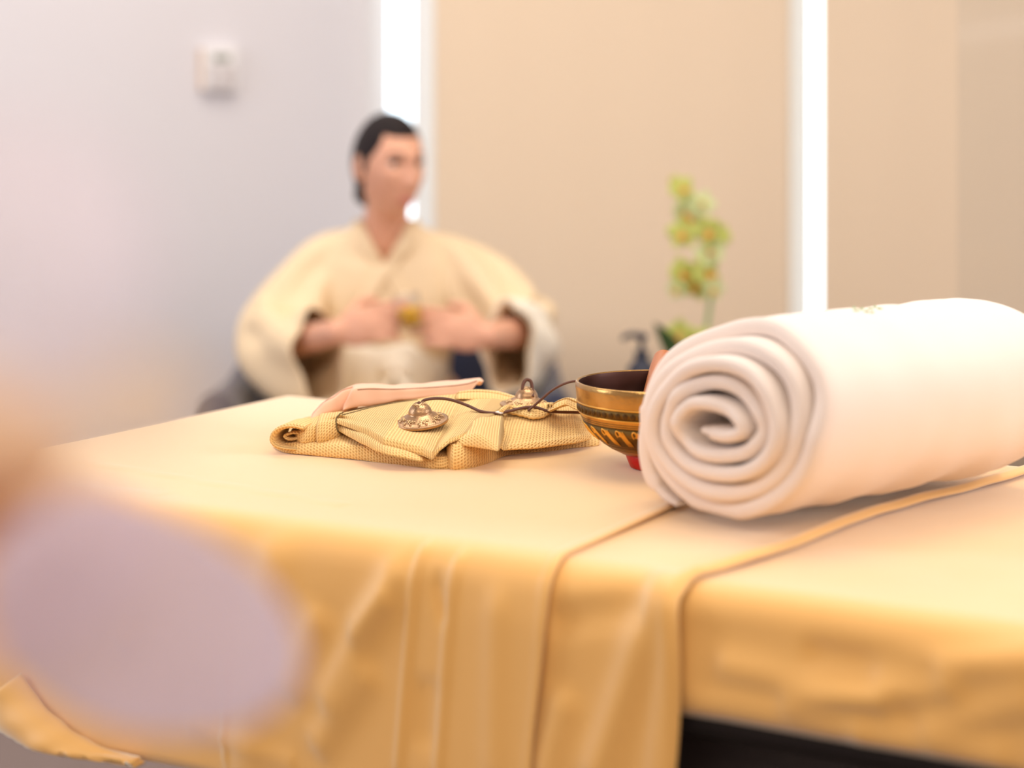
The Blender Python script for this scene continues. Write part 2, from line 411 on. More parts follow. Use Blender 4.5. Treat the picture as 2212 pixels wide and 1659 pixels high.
# px/py of a point on the front face -> (u, drop)
def face_ud(px, py, v=V0):
    k = (px-1106)/F            # X=kY ; X=.866u+.5v, Y=-.5u+.866v
    u = (k*.866*v-.5*v)/(.866+.5*k); Y = -.5*u+.866*v
    return u, TZ-(CZ-(py-260)/F*Y)
def mkr(lst):
    out = []
    for (x0, y0, x1, y1, wd, hg) in lst:
        a = face_ud(x0, y0); b = face_ud(x1, y1); out.append((*a, *b, wd, hg))
    return out
R_right = mkr([(1560, 1420, 1900, 1500, .010, .006), (1700, 1500, 2050, 1470, .009, .007), (1500, 1500, 1850, 1560, .008, .004),
               (1900, 1440, 2212, 1400, .012, .006), (2000, 1560, 2212, 1500, .012, .006), (1750, 1400, 2000, 1440, .012, -.006), (1850, 1570, 2150, 1620, .01, .005)])
def disp_fit(u, v, d, side):
    h = .0008*nz(u, v, 6)+.0006*nz(u, v, 17, 3)
    if side == 1:
        for r in R_right: h += ridge(u, d, *r)
        h += .004*nz(u, d*2.2, 9, 1)*min(1, d/.03)
        h -= .30*max(0, d-.085)    # hem tucks under
    return h
fit = cloth('fitted_sheet', 0, lambda v, d: U1, .098, -.0075, disp_fit, 'yellow cream fitted sheet with short wrinkled skirt, right of the draped covers', 'sheet', nu=420, left_drop=.095, th=.003)
# covers: edge lines in u as a function of v, d
eR = [(V0, -.578), (V0+.16, -.535), (V1, -.40)]
def edge_right(v, d):
    t = (v-V0)/(V1-V0); return -.585+.006*math.sin(d*18)+t*.125+.006*math.sin(t*9)*(d == 0)
def edge_left(v, d):
    t = (v-V0)/(V1-V0); return -.690-.010*t+.003*math.sin(d*25)-.012*max(0, min(1, d/.2))
R_mid = mkr([(1420, 1270, 1290, 1659, .014, .010), (1455, 1300, 1420, 1659, .010, .006), (1200, 1330, 1380, 1300, .012, -.006), (1220, 1500, 1180, 1659, .014, .006)])
def hem_roll(u, e, w=.012, h=.0035):
    x = (e-u)/w
    return h*math.exp(-((x-.55)/.45)**2) if -1 < x < 3 else 0
def disp_mid(u, v, d, side):
    h = .0006*nz(u, v, 8, 5)+.0012*nz(u, v, 21, 8)*math.exp(-max(0, edge_right(v, d)-u)/.05)
    h += hem_roll(u, edge_right(v, d), .014, .006 if side == 0 else .003)
    if side == 1:
        for r in R_mid: h += ridge(u, d, *r)
        h += .004*nz(u*1.2, d*.7, 9, 2)*min(1, d/.04)+.004*min(1, d/.05)
    return h
cover1 = cloth('table_cover', 0, edge_right, .212, -.0040, disp_mid, 'yellow table cover hanging with a diagonal fold, its hem running up right beside the towel', 'table cover', nu=420, left_drop=.2)
R_left = mkr([(905, 1195, 868, 1659, .0045, .0040), (985, 1215, 955, 1659, .0050, .0042), (945, 1260, 965, 1330, .006, -.004),
              (860, 1240, 720, 1500, .014, .008), (700, 1330, 640, 1480, .016, .007), (800, 1450, 700, 1600, .014, .007), (850, 1280, 780, 1360, .010, .005),
              (1080, 1300, 1075, 1659, .012, .004), (930, 1480, 925, 1600, .012, -.004), (600, 1200, 540, 1659, .02, .006),
              (260, 1360, 290, 1395, .008, .004), (500, 1400, 500, 1640, .004, .003), (420, 1560, 640, 1640, .006, .004), (60, 1600, 420, 1690, .006, .003)])
def disp_left(u, v, d, side):
    h = .0007*nz(u, v, 7, 11)
    h += hem_roll(u, edge_left(v, d), .010, .0016)
    if side == 0:
        h += ridge(u, v, -1.30, V0+.13, -.95, V0+.09, .004, .0014)+ridge(u, v, -1.22, V0+.03, -1.12, V0+.045, .004, .0014)
    if side == 1:
        for r in R_left: h += ridge(u, d, *r)
        h += .005*nz(u, d*.6, 8, 4)*min(1, d/.05)+.006*min(1, d/.05)
        x = face_ud(150, 1600)[0]; h += .018*math.exp(-((u-x)/.07)**2)*max(0, (d-.15)/.08)
    return h
cover2 = cloth('table_cover', 0, edge_left, .222, -.0005, disp_left, 'yellow upper table cover with two stitched vertical seams on its drop, under the folded robe', 'table cover', nu=460, left_drop=.2)
# flap added over the hem at the lower left, shaping a bright patch
def facepoint(px, py, out): 
    u, d = face_ud(px, py, V0); return uv2(u, V0-out, TZ-d)
flap_rows = []
top = [(62, 1452), (110, 1505), (160, 1545), (200, 1575), (250, 1605), (325, 1640)]
bot = [(2, 1512), (20, 1560), (90, 1600), (140, 1625), (210, 1655), (330, 1690)]
T = cr(top, 30); B = cr(bot, 30)
for i in range(30):
    row = []
    for j in range(12):
        f = j/11; px = T[i][0]*(1-f)+B[i][0]*f; py = T[i][1]*(1-f)+B[i][1]*f
        u_, d_ = face_ud(px, py, V0); d_ = min(d_, .2215)
        row.append(uv2(u_, V0-(disp_left(u_, V0, d_, 1)+.002+.012*math.sin(f*math.pi)+.0008*math.sin(i*.9+f*3)), TZ-d_))
    flap_rows.append(row)
fl = obj('turned_hem', grid(flap_rows), M['sheet'], cover2); fl['label'] = 'turned-up corner of the hem catching the light'
s = fl.modifiers.new('s', 'SOLIDIFY'); s.thickness = .003

# ---------------------------------------------------------------- slabs of folded cloth
def slab(stations, n=90, m=56, bulge=.35, noise_amp=.0008, seed=0, ends=True, straight=False, nfreq=40):
    """station: (Pbottomfront, Ptopfront, Pbacktop, back thickness)"""
    flat = []
    for (pb, pt, pk, tk) in stations: flat.append(tuple(pb)+tuple(pt)+tuple(pk)+(tk,))
    fl_ = lin(flat, n) if straight else cr(flat, n)
    rows = []
    for q in fl_:
        pb, pt, pk, tk = V(*q[0:3]), V(*q[3:6]), V(*q[6:9]), q[9]
        out = (pt-pk); out.z = 0; out.normalize(); hgt = (pt-pb).length
        loop = [pk-V(0, 0, tk), pk-V(0, 0, tk)+(pb-pk+V(0, 0, tk))*.5, pb-out*.008, pb+out*hgt*bulge*.35, (pb+pt)/2+out*hgt*bulge, pt+out*hgt*bulge*.35,
                pt-out*.006+V(0, 0, .0006), pt+(pk-pt)*.3+V(0, 0, .0015), pt+(pk-pt)*.6+V(0, 0, .0015), pk, pk-out*min(.006, tk*.6)-V(0, 0, tk*.5)]
        rows.append([Vector(x) for x in cr([tuple(p) for p in loop], m, True)])
    if ends:
        def cap(r, d):
            c = sum(r, Vector())/len(r); o = []
            for k, sc in enumerate((.93, .75, .45, .1)): o.append([c+(p-c)*sc+d*(1-(1-sc)**2*.0)*(.0012*(k+1)) for p in r])
            return o
        d0 = (rows[0][0]-rows[1][0]); d0 = d0.normalized() if d0.length else V(0, 0, 0)
        d1 = (rows[-1][0]-rows[-2][0]); d1 = d1.normalized() if d1.length else V(0, 0, 0)
        rows = cap(rows[0], d0)[::-1]+rows+cap(rows[-1], d1)
    if noise_amp:
        for r in rows:
            for p in r:
                d = V(noise.noise(p*nfreq+V(seed, 0, 0)), noise.noise(p*nfreq+V(0, seed, 9)), noise.noise(p*nfreq+V(3, 9, seed)))
                p += d*noise_amp
    return grid(rows, cv=True, cap=True)
robe = thing('folded_robe', 'folded yellow waffle-weave robe lying on the table, under the small cymbals', 'robe', PH(960, 940, 0))
robe_parts = []
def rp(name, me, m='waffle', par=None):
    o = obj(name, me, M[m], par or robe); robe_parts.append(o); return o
def st(fb, ft, bk, tk): return (fb, ft, bk, tk)
# A: lowest fold, full length
A = []
for (x, yb, yt, bx, by, bh) in [(592, 966, 950, 650, 905, .018), (620, 978, 957, 665, 900, .018), (700, 985, 958, 740, 886, .024), (800, 995, 966, 830, 872, .030),
                                (880, 1004, 975, 910, 862, .034), (940, 1011, 985, 985, 855, .036), (985, 1010, 985, 1060, 856, .036)]:
    pb = PH(x, yb, .0); pt = PY(x, yt, pb.y+.004); pk = PH(bx, by, bh); A.append(st(pb, pt, pk, bh-.001))
rp('folded_panel', slab(A, 120, seed=1, bulge=.3))
# left U-shaped open fold
def ribbon_curl(pix, Yf, Yb, th, n=60, skew=(0, 0)):
    P = cr(pix, n); rows = []
    cx = sum(p[0] for p in pix)/len(pix); cy = sum(p[1] for p in pix)/len(pix)
    for j in range(14):
        f = j/13; Y = Yf+(Yb-Yf)*(0 if j == 0 else .02+.98*(j-1)/12)
        loop = []
        pts = [PY(px, py, Yf)+V(skew[0]*f, Y-Yf, skew[1]*f) for px, py in P]
        outer = []; inner = []
        for i in range(n):
            a = pts[max(0, i-1)]; b = pts[min(n-1, i+1)]; t = (b-a).normalized(); nn = t.cross(V(0, 1, 0)).normalized()
            r = th/2*{0: .03, 13: .03, 1: .75, 12: .75}.get(j, 1)
            outer.append(pts[i]+nn*r); inner.append(pts[i]-nn*r)
        rows.append(outer+inner[::-1])
    return grid(rows, cv=True, cap=False)
curl = ribbon_curl([(655, 926), (630, 921), (606, 924), (589, 935), (584, 950), (592, 962), (612, 969), (650, 972)], 1.885, 1.935, .0050, skew=(.012, -.001))
rp('folded_panel', curl)
rp('folded_panel', ribbon_curl([(655, 938), (630, 936), (612, 942), (622, 950), (645, 948), (655, 952)], 1.895, 1.93, .003, skew=(.01, .0)))
# B: sleeve fold that carries the belt loop
Bst = []
for (x, yb, yt, bx, by, bh) in [(632, 945, 926, 655, 912, .022), (650, 957, 930, 672, 903, .026), (680, 957, 918, 695, 897, .031), (722, 951, 910, 735, 893, .033), (770, 944, 912, 800, 880, .034)]:
    pb = PH(x, yb, .0105); pt = PY(x, yt, pb.y+.006); pk = PH(bx, by, bh); Bst.append(st(pb, pt, pk, .020))
rp('folded_panel', slab(Bst, 60, seed=2, bulge=.3))
# belt loop: band over B
Ls = []
for (x, yb, yt, bx, by, bh) in [(688, 958, 914, 694, 894, .0335), (705, 956, 911, 712, 892, .035), (734, 951, 908, 738, 890, .0355)]:
    pb = PH(x, yb, .0105); pb.y -= .003; pt = PY(x, yt, pb.y+.004); pk = PH(bx, by, bh); Ls.append(st(pb, pt, pk, .02))
loop = rp('belt_loop', slab(Ls, 30, seed=2, bulge=.34, noise_amp=.0005))
# E: front-right bulging fold
E = []
for (x, yb, yt, bx, by, bh) in [(966, 1008, 966, 1010, 880, .026), (985, 1013, 960, 1030, 875, .028), (1040, 1004, 966, 1070, 870, .030), (1101, 983, 972, 1120, 872, .032),
                                (1173, 976, 962, 1180, 873, .033), (1239, 968, 952, 1236, 878, .032), (1292, 962, 948, 1270, 885, .028)]:
    pb = PH(x, yb, .0); pt = PY(x, yt, pb.y+.007); pk = PH(bx, by, bh); E.append(st(pb, pt, pk, bh-.002))
rp('folded_panel', slab(E, 130, seed=3, bulge=.28))
# E2: inner ply seen between the lapels
E2 = []
for (x, yb, yt, bx, by, bh) in [(972, 960, 953, 1000, 885, .030), (1000, 962, 944, 1020, 882, .031), (1035, 966, 938, 1050, 880, .032), (1075, 974, 962, 1085, 885, .031)]:
    pb = PH(x, yb, .0215); pt = PY(x, yt, pb.y+.006); pk = PH(bx, by, bh+.006); E2.append(st(pb, pt, pk, .014))
rp('folded_panel', slab(E2, 50, seed=4, bulge=.3))
# C2: lower ply of the big top panel
C2 = []
for (x, yb, yt, bx, by, bh) in [(729, 930, 914, 760, 890, .034), (755, 944, 926, 790, 884, .035), (785, 960, 940, 830, 878, .036), (830, 980, 962, 880, 872, .037), (880, 990, 974, 930, 868, .037), (912, 994, 982, 965, 868, .037), (930, 988, 980, 985, 866, .037)]:
    hh = .021-.013*(x-729)/200; pb = PH(x, yb, max(.007, hh)); pt = PY(x, yt+3, pb.y+.006); pk = PH(bx, by, bh); C2.append(st(pb, pt, pk, .010))
rp('folded_panel', slab(C2, 110, seed=5, bulge=.35))
# C: big top panel with a pointed lapel tip
C = []
for (x, yb, yt, bx, by, bh) in [(729, 914, 903, 738, 893, .038), (760, 927, 914, 790, 881, .040), (800, 944, 927, 850, 869, .041), (830, 961, 944, 890, 864, .042), (880, 974, 957, 930, 858, .043),
                                (915, 983, 966, 965, 854, .044), (934, 990, 976, 1000, 851, .044), (938, 988, 974, 1012, 850, .044), (950, 972, 962, 1030, 849, .045), (970, 956, 948, 1050, 849, .045), (1000, 945, 936, 1075, 850, .045), (1036, 926, 916, 1110, 858, .043)]:
    t_ = (x-729)/210 if x < 939 else 1
    hh = .029-.0175*min(1, t_) if x < 939 else {950: .0180, 970: .0250, 1000: .0275, 1036: .0300}[x]
    pb = PH(x, yb, hh); pt = PY(x, yt, pb.y+.003); pk = PH(bx, by, bh); C.append(st(pb, pt, pk, .008))
rp('folded_panel', slab(C, 170, 72, seed=6, bulge=.3, straight=True))
# D: right lapel
D = []
for (x, yb, yt, bx, by, bh) in [(1002, 908, 904, 1075, 862, .040), (1030, 925, 918, 1085, 863, .041), (1060, 950, 940, 1095, 864, .041), (1088, 972, 962, 1110, 866, .042), (1096, 972, 961, 1130, 868, .042),
                                (1140, 970, 957, 1160, 870, .042), (1200, 963, 949, 1200, 872, .041), (1245, 957, 942, 1235, 874, .040), (1275, 948, 935, 1255, 878, .037)]:
    hh = {1002: .034, 1030: .030, 1060: .021, 1088: .010}.get(x, .0095)
    pb = PH(x, yb, hh); pt = PY(x, yt, pb.y+.004); pk = PH(bx, by, bh); D.append(st(pb, pt, pk, .009))
rp('folded_panel', slab(D, 150, 72, seed=7, bulge=.3, straight=True))
# back ridge of the robe (collar roll behind)
Bk = []
for (x, yb, yt, bx, by, bh) in [(990, 862, 853, 992, 847, .046), (1030, 862, 850, 1032, 843, .048), (1070, 864, 853, 1072, 845, .047), (1100, 872, 860, 1103, 853, .044), (1130, 880, 868, 1132, 861, .041)]:
    pk = PH(bx, by, bh); pb = PY(x, yb, pk.y-.03); pt = PY(x, yt, pk.y-.022); Bk.append(st(pb, pt, pk, .014))
rp('folded_panel', slab(Bk, 60, seed=8, bulge=.3))
# folded piece at the right rear, beside the bowl, with a small dark opening
G = []
for (x, yb, yt, bx, by, bh) in [(1188, 888, 881, 1195, 874, .044), (1205, 880, 871, 1210, 865, .049), (1222, 874, 865, 1226, 860, .051), (1238, 882, 870, 1240, 860, .050), (1262, 892, 880, 1262, 868, .046)]:
    pk = PH(bx, by, bh); pb = PY(x, yb, pk.y-.024); pt = PY(x, yt, pk.y-.018); G.append(st(pb, pt, pk, .008))
rp('folded_panel', slab(G, 50, seed=9, bulge=.25))

def bvh_of(objs):
    vs_, fs = [], []
    for o in objs:
        off = len(vs_); vs_ += [v.co.copy() for v in o.data.vertices]; fs += [tuple(k+off for k in p.vertices) for p in o.data.polygons]
    return BVHTree.FromPolygons(vs_, fs)
bpy.context.view_layer.update()
def world_bvh(objs):
    vs_, fs = [], []
    for o in objs:
        mw = o.matrix_world; off = len(vs_); vs_ += [mw @ v.co for v in o.data.vertices]; fs += [tuple(k+off for k in p.vertices) for p in o.data.polygons]
    return BVHTree.FromPolygons(vs_, fs)
BV = world_bvh(robe_parts)
CAMP = V(0, 0, CZ)
def hit(px, py, bv=None):
    d = V((px-1106)/F, 1, -(py-260)/F).normalized()
    r = (bv or BV).ray_cast(CAMP, d)
    return (r[0], r[1]) if r[0] is not None else (None, None)
def online(pix, n, lift, bv=None):
    out = []
    for p in cr(pix, n):
        h, nn = hit(p[0], p[1], bv)
        if h is None: continue
        if nn.dot(CAMP-h) < 0: nn = -nn
        if out and abs(h.y-out[-1].y) > .06: continue
        out.append(h+nn*lift)
    return out
def seam(pix, r=.0006, n=40, par=None, m='thread', name='seam'):
    P = online(pix, n, r*.4)
    if len(P) > 3: return obj(name, tube(P, r, 6, len(P)*2), M[m], par or robe)
seam([(688, 896), (679, 908), (677, 920), (680, 932), (688, 943), (700, 950)], par=robe, r=.0008)
seam([(735, 894), (727, 903), (726, 915), (728, 928), (734, 936)], par=robe, r=.0008)
seam([(738, 897), (770, 889), (800, 881), (840, 873), (870, 868), (902, 864)], n=60)
seam([(736, 893), (770, 884), (800, 877), (840, 868), (880, 861)], n=60, r=.0005)
# scalloped curled edge near the second cymbal, with a white strip for its highlight
sc_rows = []
edge = cr([(1078, 897), (1100, 900), (1130, 906), (1150, 911), (1175, 908), (1192, 897), (1197, 889)], 40)
topp = cr([(1110, 890), (1120, 887), (1140, 884), (1158, 883), (1172, 880), (1185, 882), (1194, 887)], 40)
for i in range(40):
    e, n1 = hit(*edge[i]); t_, n2 = hit(*topp[i])
    if e is None or t_ is None: continue
    t_ = V(t_.x, t_.y, t_.z)
    row = []
    for j in range(12):
        f = j/11; p = e*(1-f)+t_*f; p = p+V(0, 0, .0035+.004*math.sin(f*math.pi)+.0005*math.sin(i*2.1))
        row.append(p)
    sc_rows.append(row)
if len(sc_rows) > 5:
    o = rp('curled_edge', grid(sc_rows)); s = o.modifiers.new('s', 'SOLIDIFY'); s.thickness = .003; s.offset = 0
lab = []
h0, _ = hit(1078, 894); h1, _ = hit(1115, 889)
if h0 and h1:
    wl = bmesh.new()
    pts = [hit(x, y)[0]+V(0, 0, .0022) for x, y in ((1070, 896), (1082, 899), (1118, 890), (1108, 887))]
    lo_ = [wl.verts.new(p) for p in pts]; hi_ = [wl.verts.new(p+V(0, 0, .0012)) for p in pts]
    wl.faces.new(lo_); wl.faces.new(hi_)
    for i in range(4): wl.faces.new([lo_[i], lo_[(i+1) % 4], hi_[(i+1) % 4], hi_[i]])
    bmesh.ops.recalc_face_normals(wl, faces=wl.faces)
    o = obj('care_label', wl, M['plastic'], robe, smooth=False); o['label'] = 'small white care label'

# pink cloth folded on top at the back
pk_t = thing('folded_cloth', 'smooth pinkish beige cotton cloth folded on top of the waffle robe', 'cloth', PH(850, 870, .04))
P1 = []
for (x, yb, yt, bx, by) in [(676, 902, 896, 678, 893), (700, 892, 872, 700, 869), (725, 886, 858, 724, 854), (745, 882, 846, 746, 840), (772, 876, 840, 770, 831)]:
    f = (x-676)/96; Y = 1.952+.045*f; pb = PY(x, yb+3, Y); pt = PY(x, yt, Y+.006); pk = PY(bx, by, Y+.022); P1.append(st(pb, pt, pk, max(.004, .02*f)))
obj('folded_panel', slab(P1, 50, seed=12, bulge=.18, noise_amp=.0012, nfreq=60), M['pink'], pk_t)
P2 = []
for (x, yb, yt, bx, by, dy) in [(742, 884, 877, 750, 872, 0), (756, 880, 850, 760, 846, 0), (768, 878, 840, 768, 833, 0), (800, 873, 839, 800, 831, 0), (850, 866, 840, 850, 832, 0), (900, 860, 838, 900, 829, .0), (960, 855, 834, 960, 824, 0), (1005, 850, 829, 1005, 820, 0), (1022, 839, 825, 1022, 819, 0), (1035, 823, 821, 1036, 819, 0)]:
    f = (x-742)/293; Y = 1.965+.065*f; pb = PY(x, yb+1, Y); pt = PY(x, yt, Y+.003); pk = PY(bx, by, Y+.045); P2.append(st(pb, pt, pk, .02 if x < 1010 else .006))
pp2 = obj('folded_panel', slab(P2, 110, seed=13, bulge=.12, noise_amp=.0013, nfreq=50), M['pink'], pk_t)
BP = world_bvh([pp2])
sp_ = online([(772, 842), (800, 840), (850, 841), (900, 839), (960, 835), (1005, 830), (1030, 823)], 50, .0002, BP)
if len(sp_) > 3: obj('seam', tube(sp_, .0005, 6, len(sp_)*2), mat('brown_thread', (.25, .10, .05), .8), pk_t)

# ---------------------------------------------------------------- cymbals on a leather cord
ting = thing('tingsha_cymbals', 'pair of small bronze hand cymbals joined by a brown leather cord, on the folded robe', 'cymbals', PH(980, 900, .03))
def cymbal(c, nrm, yaw):
    z = nrm.normalized(); x = V(1, 0, 0)-z*z.x; x.normalize(); y = z.cross(x)
    R = Matrix((x, y, z)).transposed().to_4x4() @ Matrix.Rotation(yaw, 4, 'Z'); Mx = Matrix.Translation(c) @ R
    r = .028
    prof = [(r*.98, 0), (r, .0008), (r, .0028), (r*.985, .0034), (r*.93, .0030), (r*.75, .0050), (r*.55, .0085), (r*.46, .0100), (r*.43, .0108), (r*.43, .0118), (r*.40, .0145), (r*.33, .0175), (r*.22, .0200), (r*.1, .0212), (.0022, .0214), (.0022, .0190), (r*.3, .0150), (r*.4, .0090), (r*.9, .0015), (r*.98, 0)]
    me = lathe(prof, 72); me.transform(Mx)
    cy = obj('cymbal', me, M['bronze'], ting)
    # raised symbols round the flange: clusters of little curls
    rel = bmesh.new()
    for k in range(8):
        a0 = 2*math.pi*k/8
        for q in range(5):
            a = a0+(q-2)*.13; pts = []
            for s_ in range(7):
                th_ = s_/6*4.5+q; rr = .0021*(1-.1*s_)
                rad = r*.70+rr*math.cos(th_)+.002*math.cos(q*2.3); zz = .0052+(r*.72-rad)*.42+.0011
                aa = a+rr*math.sin(th_)/rad; pts.append(V(rad*math.cos(aa), rad*math.sin(aa), zz))
            rel.from_mesh(tube(pts, .00045, 5, 10))
    for k in range(10):
        a = 2*math.pi*k/10; pts = []
        for s_ in range(6):
            th_ = s_; rad = r*.22+.0012*math.cos(th_); pts.append(V(rad*math.cos(a)+.0012*math.sin(th_)*-math.sin(a), rad*math.sin(a)+.0012*math.sin(th_)*math.cos(a), .0203+(r*.22-rad)*.5))
        rel.from_mesh(tube(pts, .00035, 5, 8))
    rel.transform(Mx); obj('relief_pattern', rel, M['bronzelight'], cy)
    return Mx
h1, n1 = hit(910, 916); 
if h1 is None: h1 = PH(910, 916, .026)
c1 = h1+V(0, 0, .001)
Mx1 = cymbal(c1, V(-.10, -.13, 1), .2)
h2, n2 = hit(1137, 893)
if h2 is None: h2 = PH(1137, 893, .04)
c2 = V(h2.x, h2.y+.02, h2.z+.0035)
Mx2 = cymbal(c2, V(.04, -.02, 1), 1.0)
top1 = Mx1 @ V(0, 0, .0205); top2 = Mx2 @ V(0, 0, .0205)
def yat(x): return 1.90+.03*(x-908)/170
path = [top1-V(0, 0, .004), top1+V(0, 0, .001), PY(908, 873, 1.903), PY(918, 864, 1.905), PY(945, 860.5, 1.91), PY(975, 864, 1.915), PY(1010, 876, 1.918), PY(1040, 889, 1.915)]
def lie(px, py, up=.0022):
    h, n_ = hit(px, py); 
    if h is None: return PY(px, py, 1.93)
    return h+V(0, 0, up)
path += [PY(1075, 892.5, min(1.915, lie(1075, 892).y)), PY(1105, 887, 1.915), PY(1135, 880, 1.92), PY(1158, 880, 1.92), PY(1180, 887, 1.92), PY(1205, 890, 1.92), PY(1245, 891, 1.925), PY(1275, 893, 1.93)]
for _i in range(5, len(path)):
    q_ = path[_i]; px_, py_ = 1106+q_.x/q_.y*F, 260+(CZ-q_.z)/q_.y*F
    h_, _n = hit(px_, py_)
    if h_ is not None: path[_i] = PY(px_, py_, min(q_.y, h_.y-.006))
obj('cord', tube(path, .0017, 10, 130, flat=.8), M['leather'], ting)
obj('cord', tube([PY(1140, 887, 1.915), PY(1152, 878, 1.915), PY(1168, 864, 1.913), PY(1190, 845, 1.912), PY(1212, 832, 1.912), PY(1232, 825, 1.915), PY(1250, 824, 1.918), PY(1275, 832, 1.93), PY(1295, 860, 1.94), PY(1285, 890, 1.94)], .0017, 10, 90, flat=.75), M['leather'], ting)
# small loop on the second boss
t2x = 1106+top2.x/top2.y*F; t2y = 260+(CZ-top2.z)/top2.y*F
obj('cord', tube([top2+V(-.004, -.006, -.006), top2+V(-.0045, -.003, .002), top2+V(-.001, 0, .008), top2+V(.004, .0, .0065), top2+V(.0055, -.003, -.002), top2+V(.006, -.010, -.008)], .0018, 10, 40, flat=.7), M['leather'], ting)

# ---------------------------------------------------------------- singing bowl on a red cushion, with mallet
BX, BYc = (1424-1106)/F*1.815, 1.815
cush = obj('bowl_cushion', lathe([(0, 0), (.026, 0), (.0285, .001), (.0315, .008), (.0330, .0125), (.0325, .0150), (.030, .0158), (.024, .0155), (.02, .0125), (0, .0122)], 48, (BX, BYc, TZ)), M['red'])
tag(cush, 'small red cushion holding up the singing bowl, beside the towel', 'cushion')
BZ = TZ
bowl = thing('singing_bowl', 'brass singing bowl with engraved bands and dark inside, half hidden by the towel', 'bowl', (BX, BYc, BZ+.012))
oprof = [(0, .0128), (.020, .0128), (.030, .0132), (.038, .0150), (.048, .0200), (.058, .0270), (.067, .0355), (.074, .0455), (.0785, .0550), (.0805, .063), (.0815, .072), (.0822, .080), (.0822, .0835), (.0812, .0850), (.0795, .0850)]
iprof = [(.0788, .0840), (.0780, .0800), (.0775, .070), (.0755, .060), (.071, .049), (.063, .038), (.052, .028), (.040, .0205), (.025, .0175), (0, .0170)]
obj('bowl_body', lathe([(r, z) for r, z in oprof], 128, (BX, BYc, BZ)), M['brass'], bowl)
o = obj('bowl_inside', lathe(iprof+[], 96, (BX, BYc, BZ)), M['bowlin'], bowl); o['label'] = 'dark bronze inside of the bowl'
me = lathe([(.0795, .0850), (.0788, .0840)], 96, (BX, BYc, BZ)); obj('rim', me, M['brass'], bowl)
def orad(z):
    for (r0, z0), (r1, z1) in zip(oprof[1:], oprof[2:]):
        if z0 <= z <= z1: return r0+(r1-r0)*(z-z0)/(z1-z0+1e-9)
    return oprof[-1][0]
def bp(a, z, out=0): return V(BX+(orad(z)+out)*math.cos(a), BYc+(orad(z)+out)*math.sin(a), BZ+z)
def band(name, z0, z1, m, out=.0002, n=128):
    rows = []
    for k in range(n):
        a = 2*math.pi*k/n; rows.append([bp(a, z0, -.001), bp(a, z0, out), bp(a, (z0+z1)/2, out), bp(a, z1, out), bp(a, z1, -.001)])
    return obj(name, grid(rows, cu=True), M[m], bowl)
band('engraved_band', .0565, .0650, 'brassdark')
for z in (.0555, .0660): band('raised_ring', z-.0006, z+.0006, 'brassgold', .0007)
for z in (.0515, .0495, .0475, .0235, .0215): band('groove_ring', z-.0003, z+.0003, 'brassdark', .00025)
band('engraved_band', .0250, .0465, 'brassdark', .0006)
bm = bmesh.new(); bmesh.ops.create_uvsphere(bm, u_segments=12, v_segments=8, radius=1); bead = bpy.data.meshes.new('bead'); bm.to_mesh(bead); bm.free()
bead.materials.append(mat('dark_bead', (.10, .055, .02), .35, 1)); bead.polygons.foreach_set('use_smooth', [True]*len(bead.polygons))
for k in range(64):
    a = 2*math.pi*k/64; p = bp(a, .0607)
    o = bpy.data.objects.new('bead', bead); COL.objects.link(o)
    o.parent = bowl; o.location = p-bowl.location; o.rotation_euler = (0, 0, a); o.scale = (.0011, .0030, .0037)
# gold script signs: hooked head and slanting tails
sc = bmesh.new(); K = 26
for k in range(K):
    a = 2*math.pi*k/K; rnd = random.Random(k)
    def P_(da, z): return bp(a+da, z, .0009)
    hd = [P_(-.06, .0385), P_(-.075, .0425), P_(-.045, .0455), P_(-.01, .0435), P_(-.02, .0400), P_(-.04, .0405)]
    sc.from_mesh(tube(hd, .0009, 6, 20))
    for q in range(rnd.choice((2, 3, 3))):
        o_ = q*.032; sc.from_mesh(tube([P_(-.03+o_, .0450), P_(.0+o_, .0400-.001*q), P_(.035+o_, .0330), P_(.05+o_, .0275+rnd.random()*.004)], [.0006, .0011, .0009, .0004], 6, 16))
obj('engraved_script', sc, M['brassgold'], bowl)
m0 = PY(1400, 905, 1.775); m1 = PY(1442, 793, 1.9); d = (m1-m0).normalized()
m0 = V(BX-.018, BYc-.035, BZ+.036)
m1 = PY(1437, 770, 1.925); d = (m1-m0).normalized()
mal = obj('wooden_mallet', tube([m0, m0+d*.004, m0+d*.02, m0+d*.06, m1-d*.03, m1-d*.006, m1], [.003, .009, .0115, .0115, .0125, .0115, .003], 24, 60, smooth=False), M['wood'])
tag(mal, 'brown wooden mallet resting in the singing bowl, its end above the rim', 'mallet')

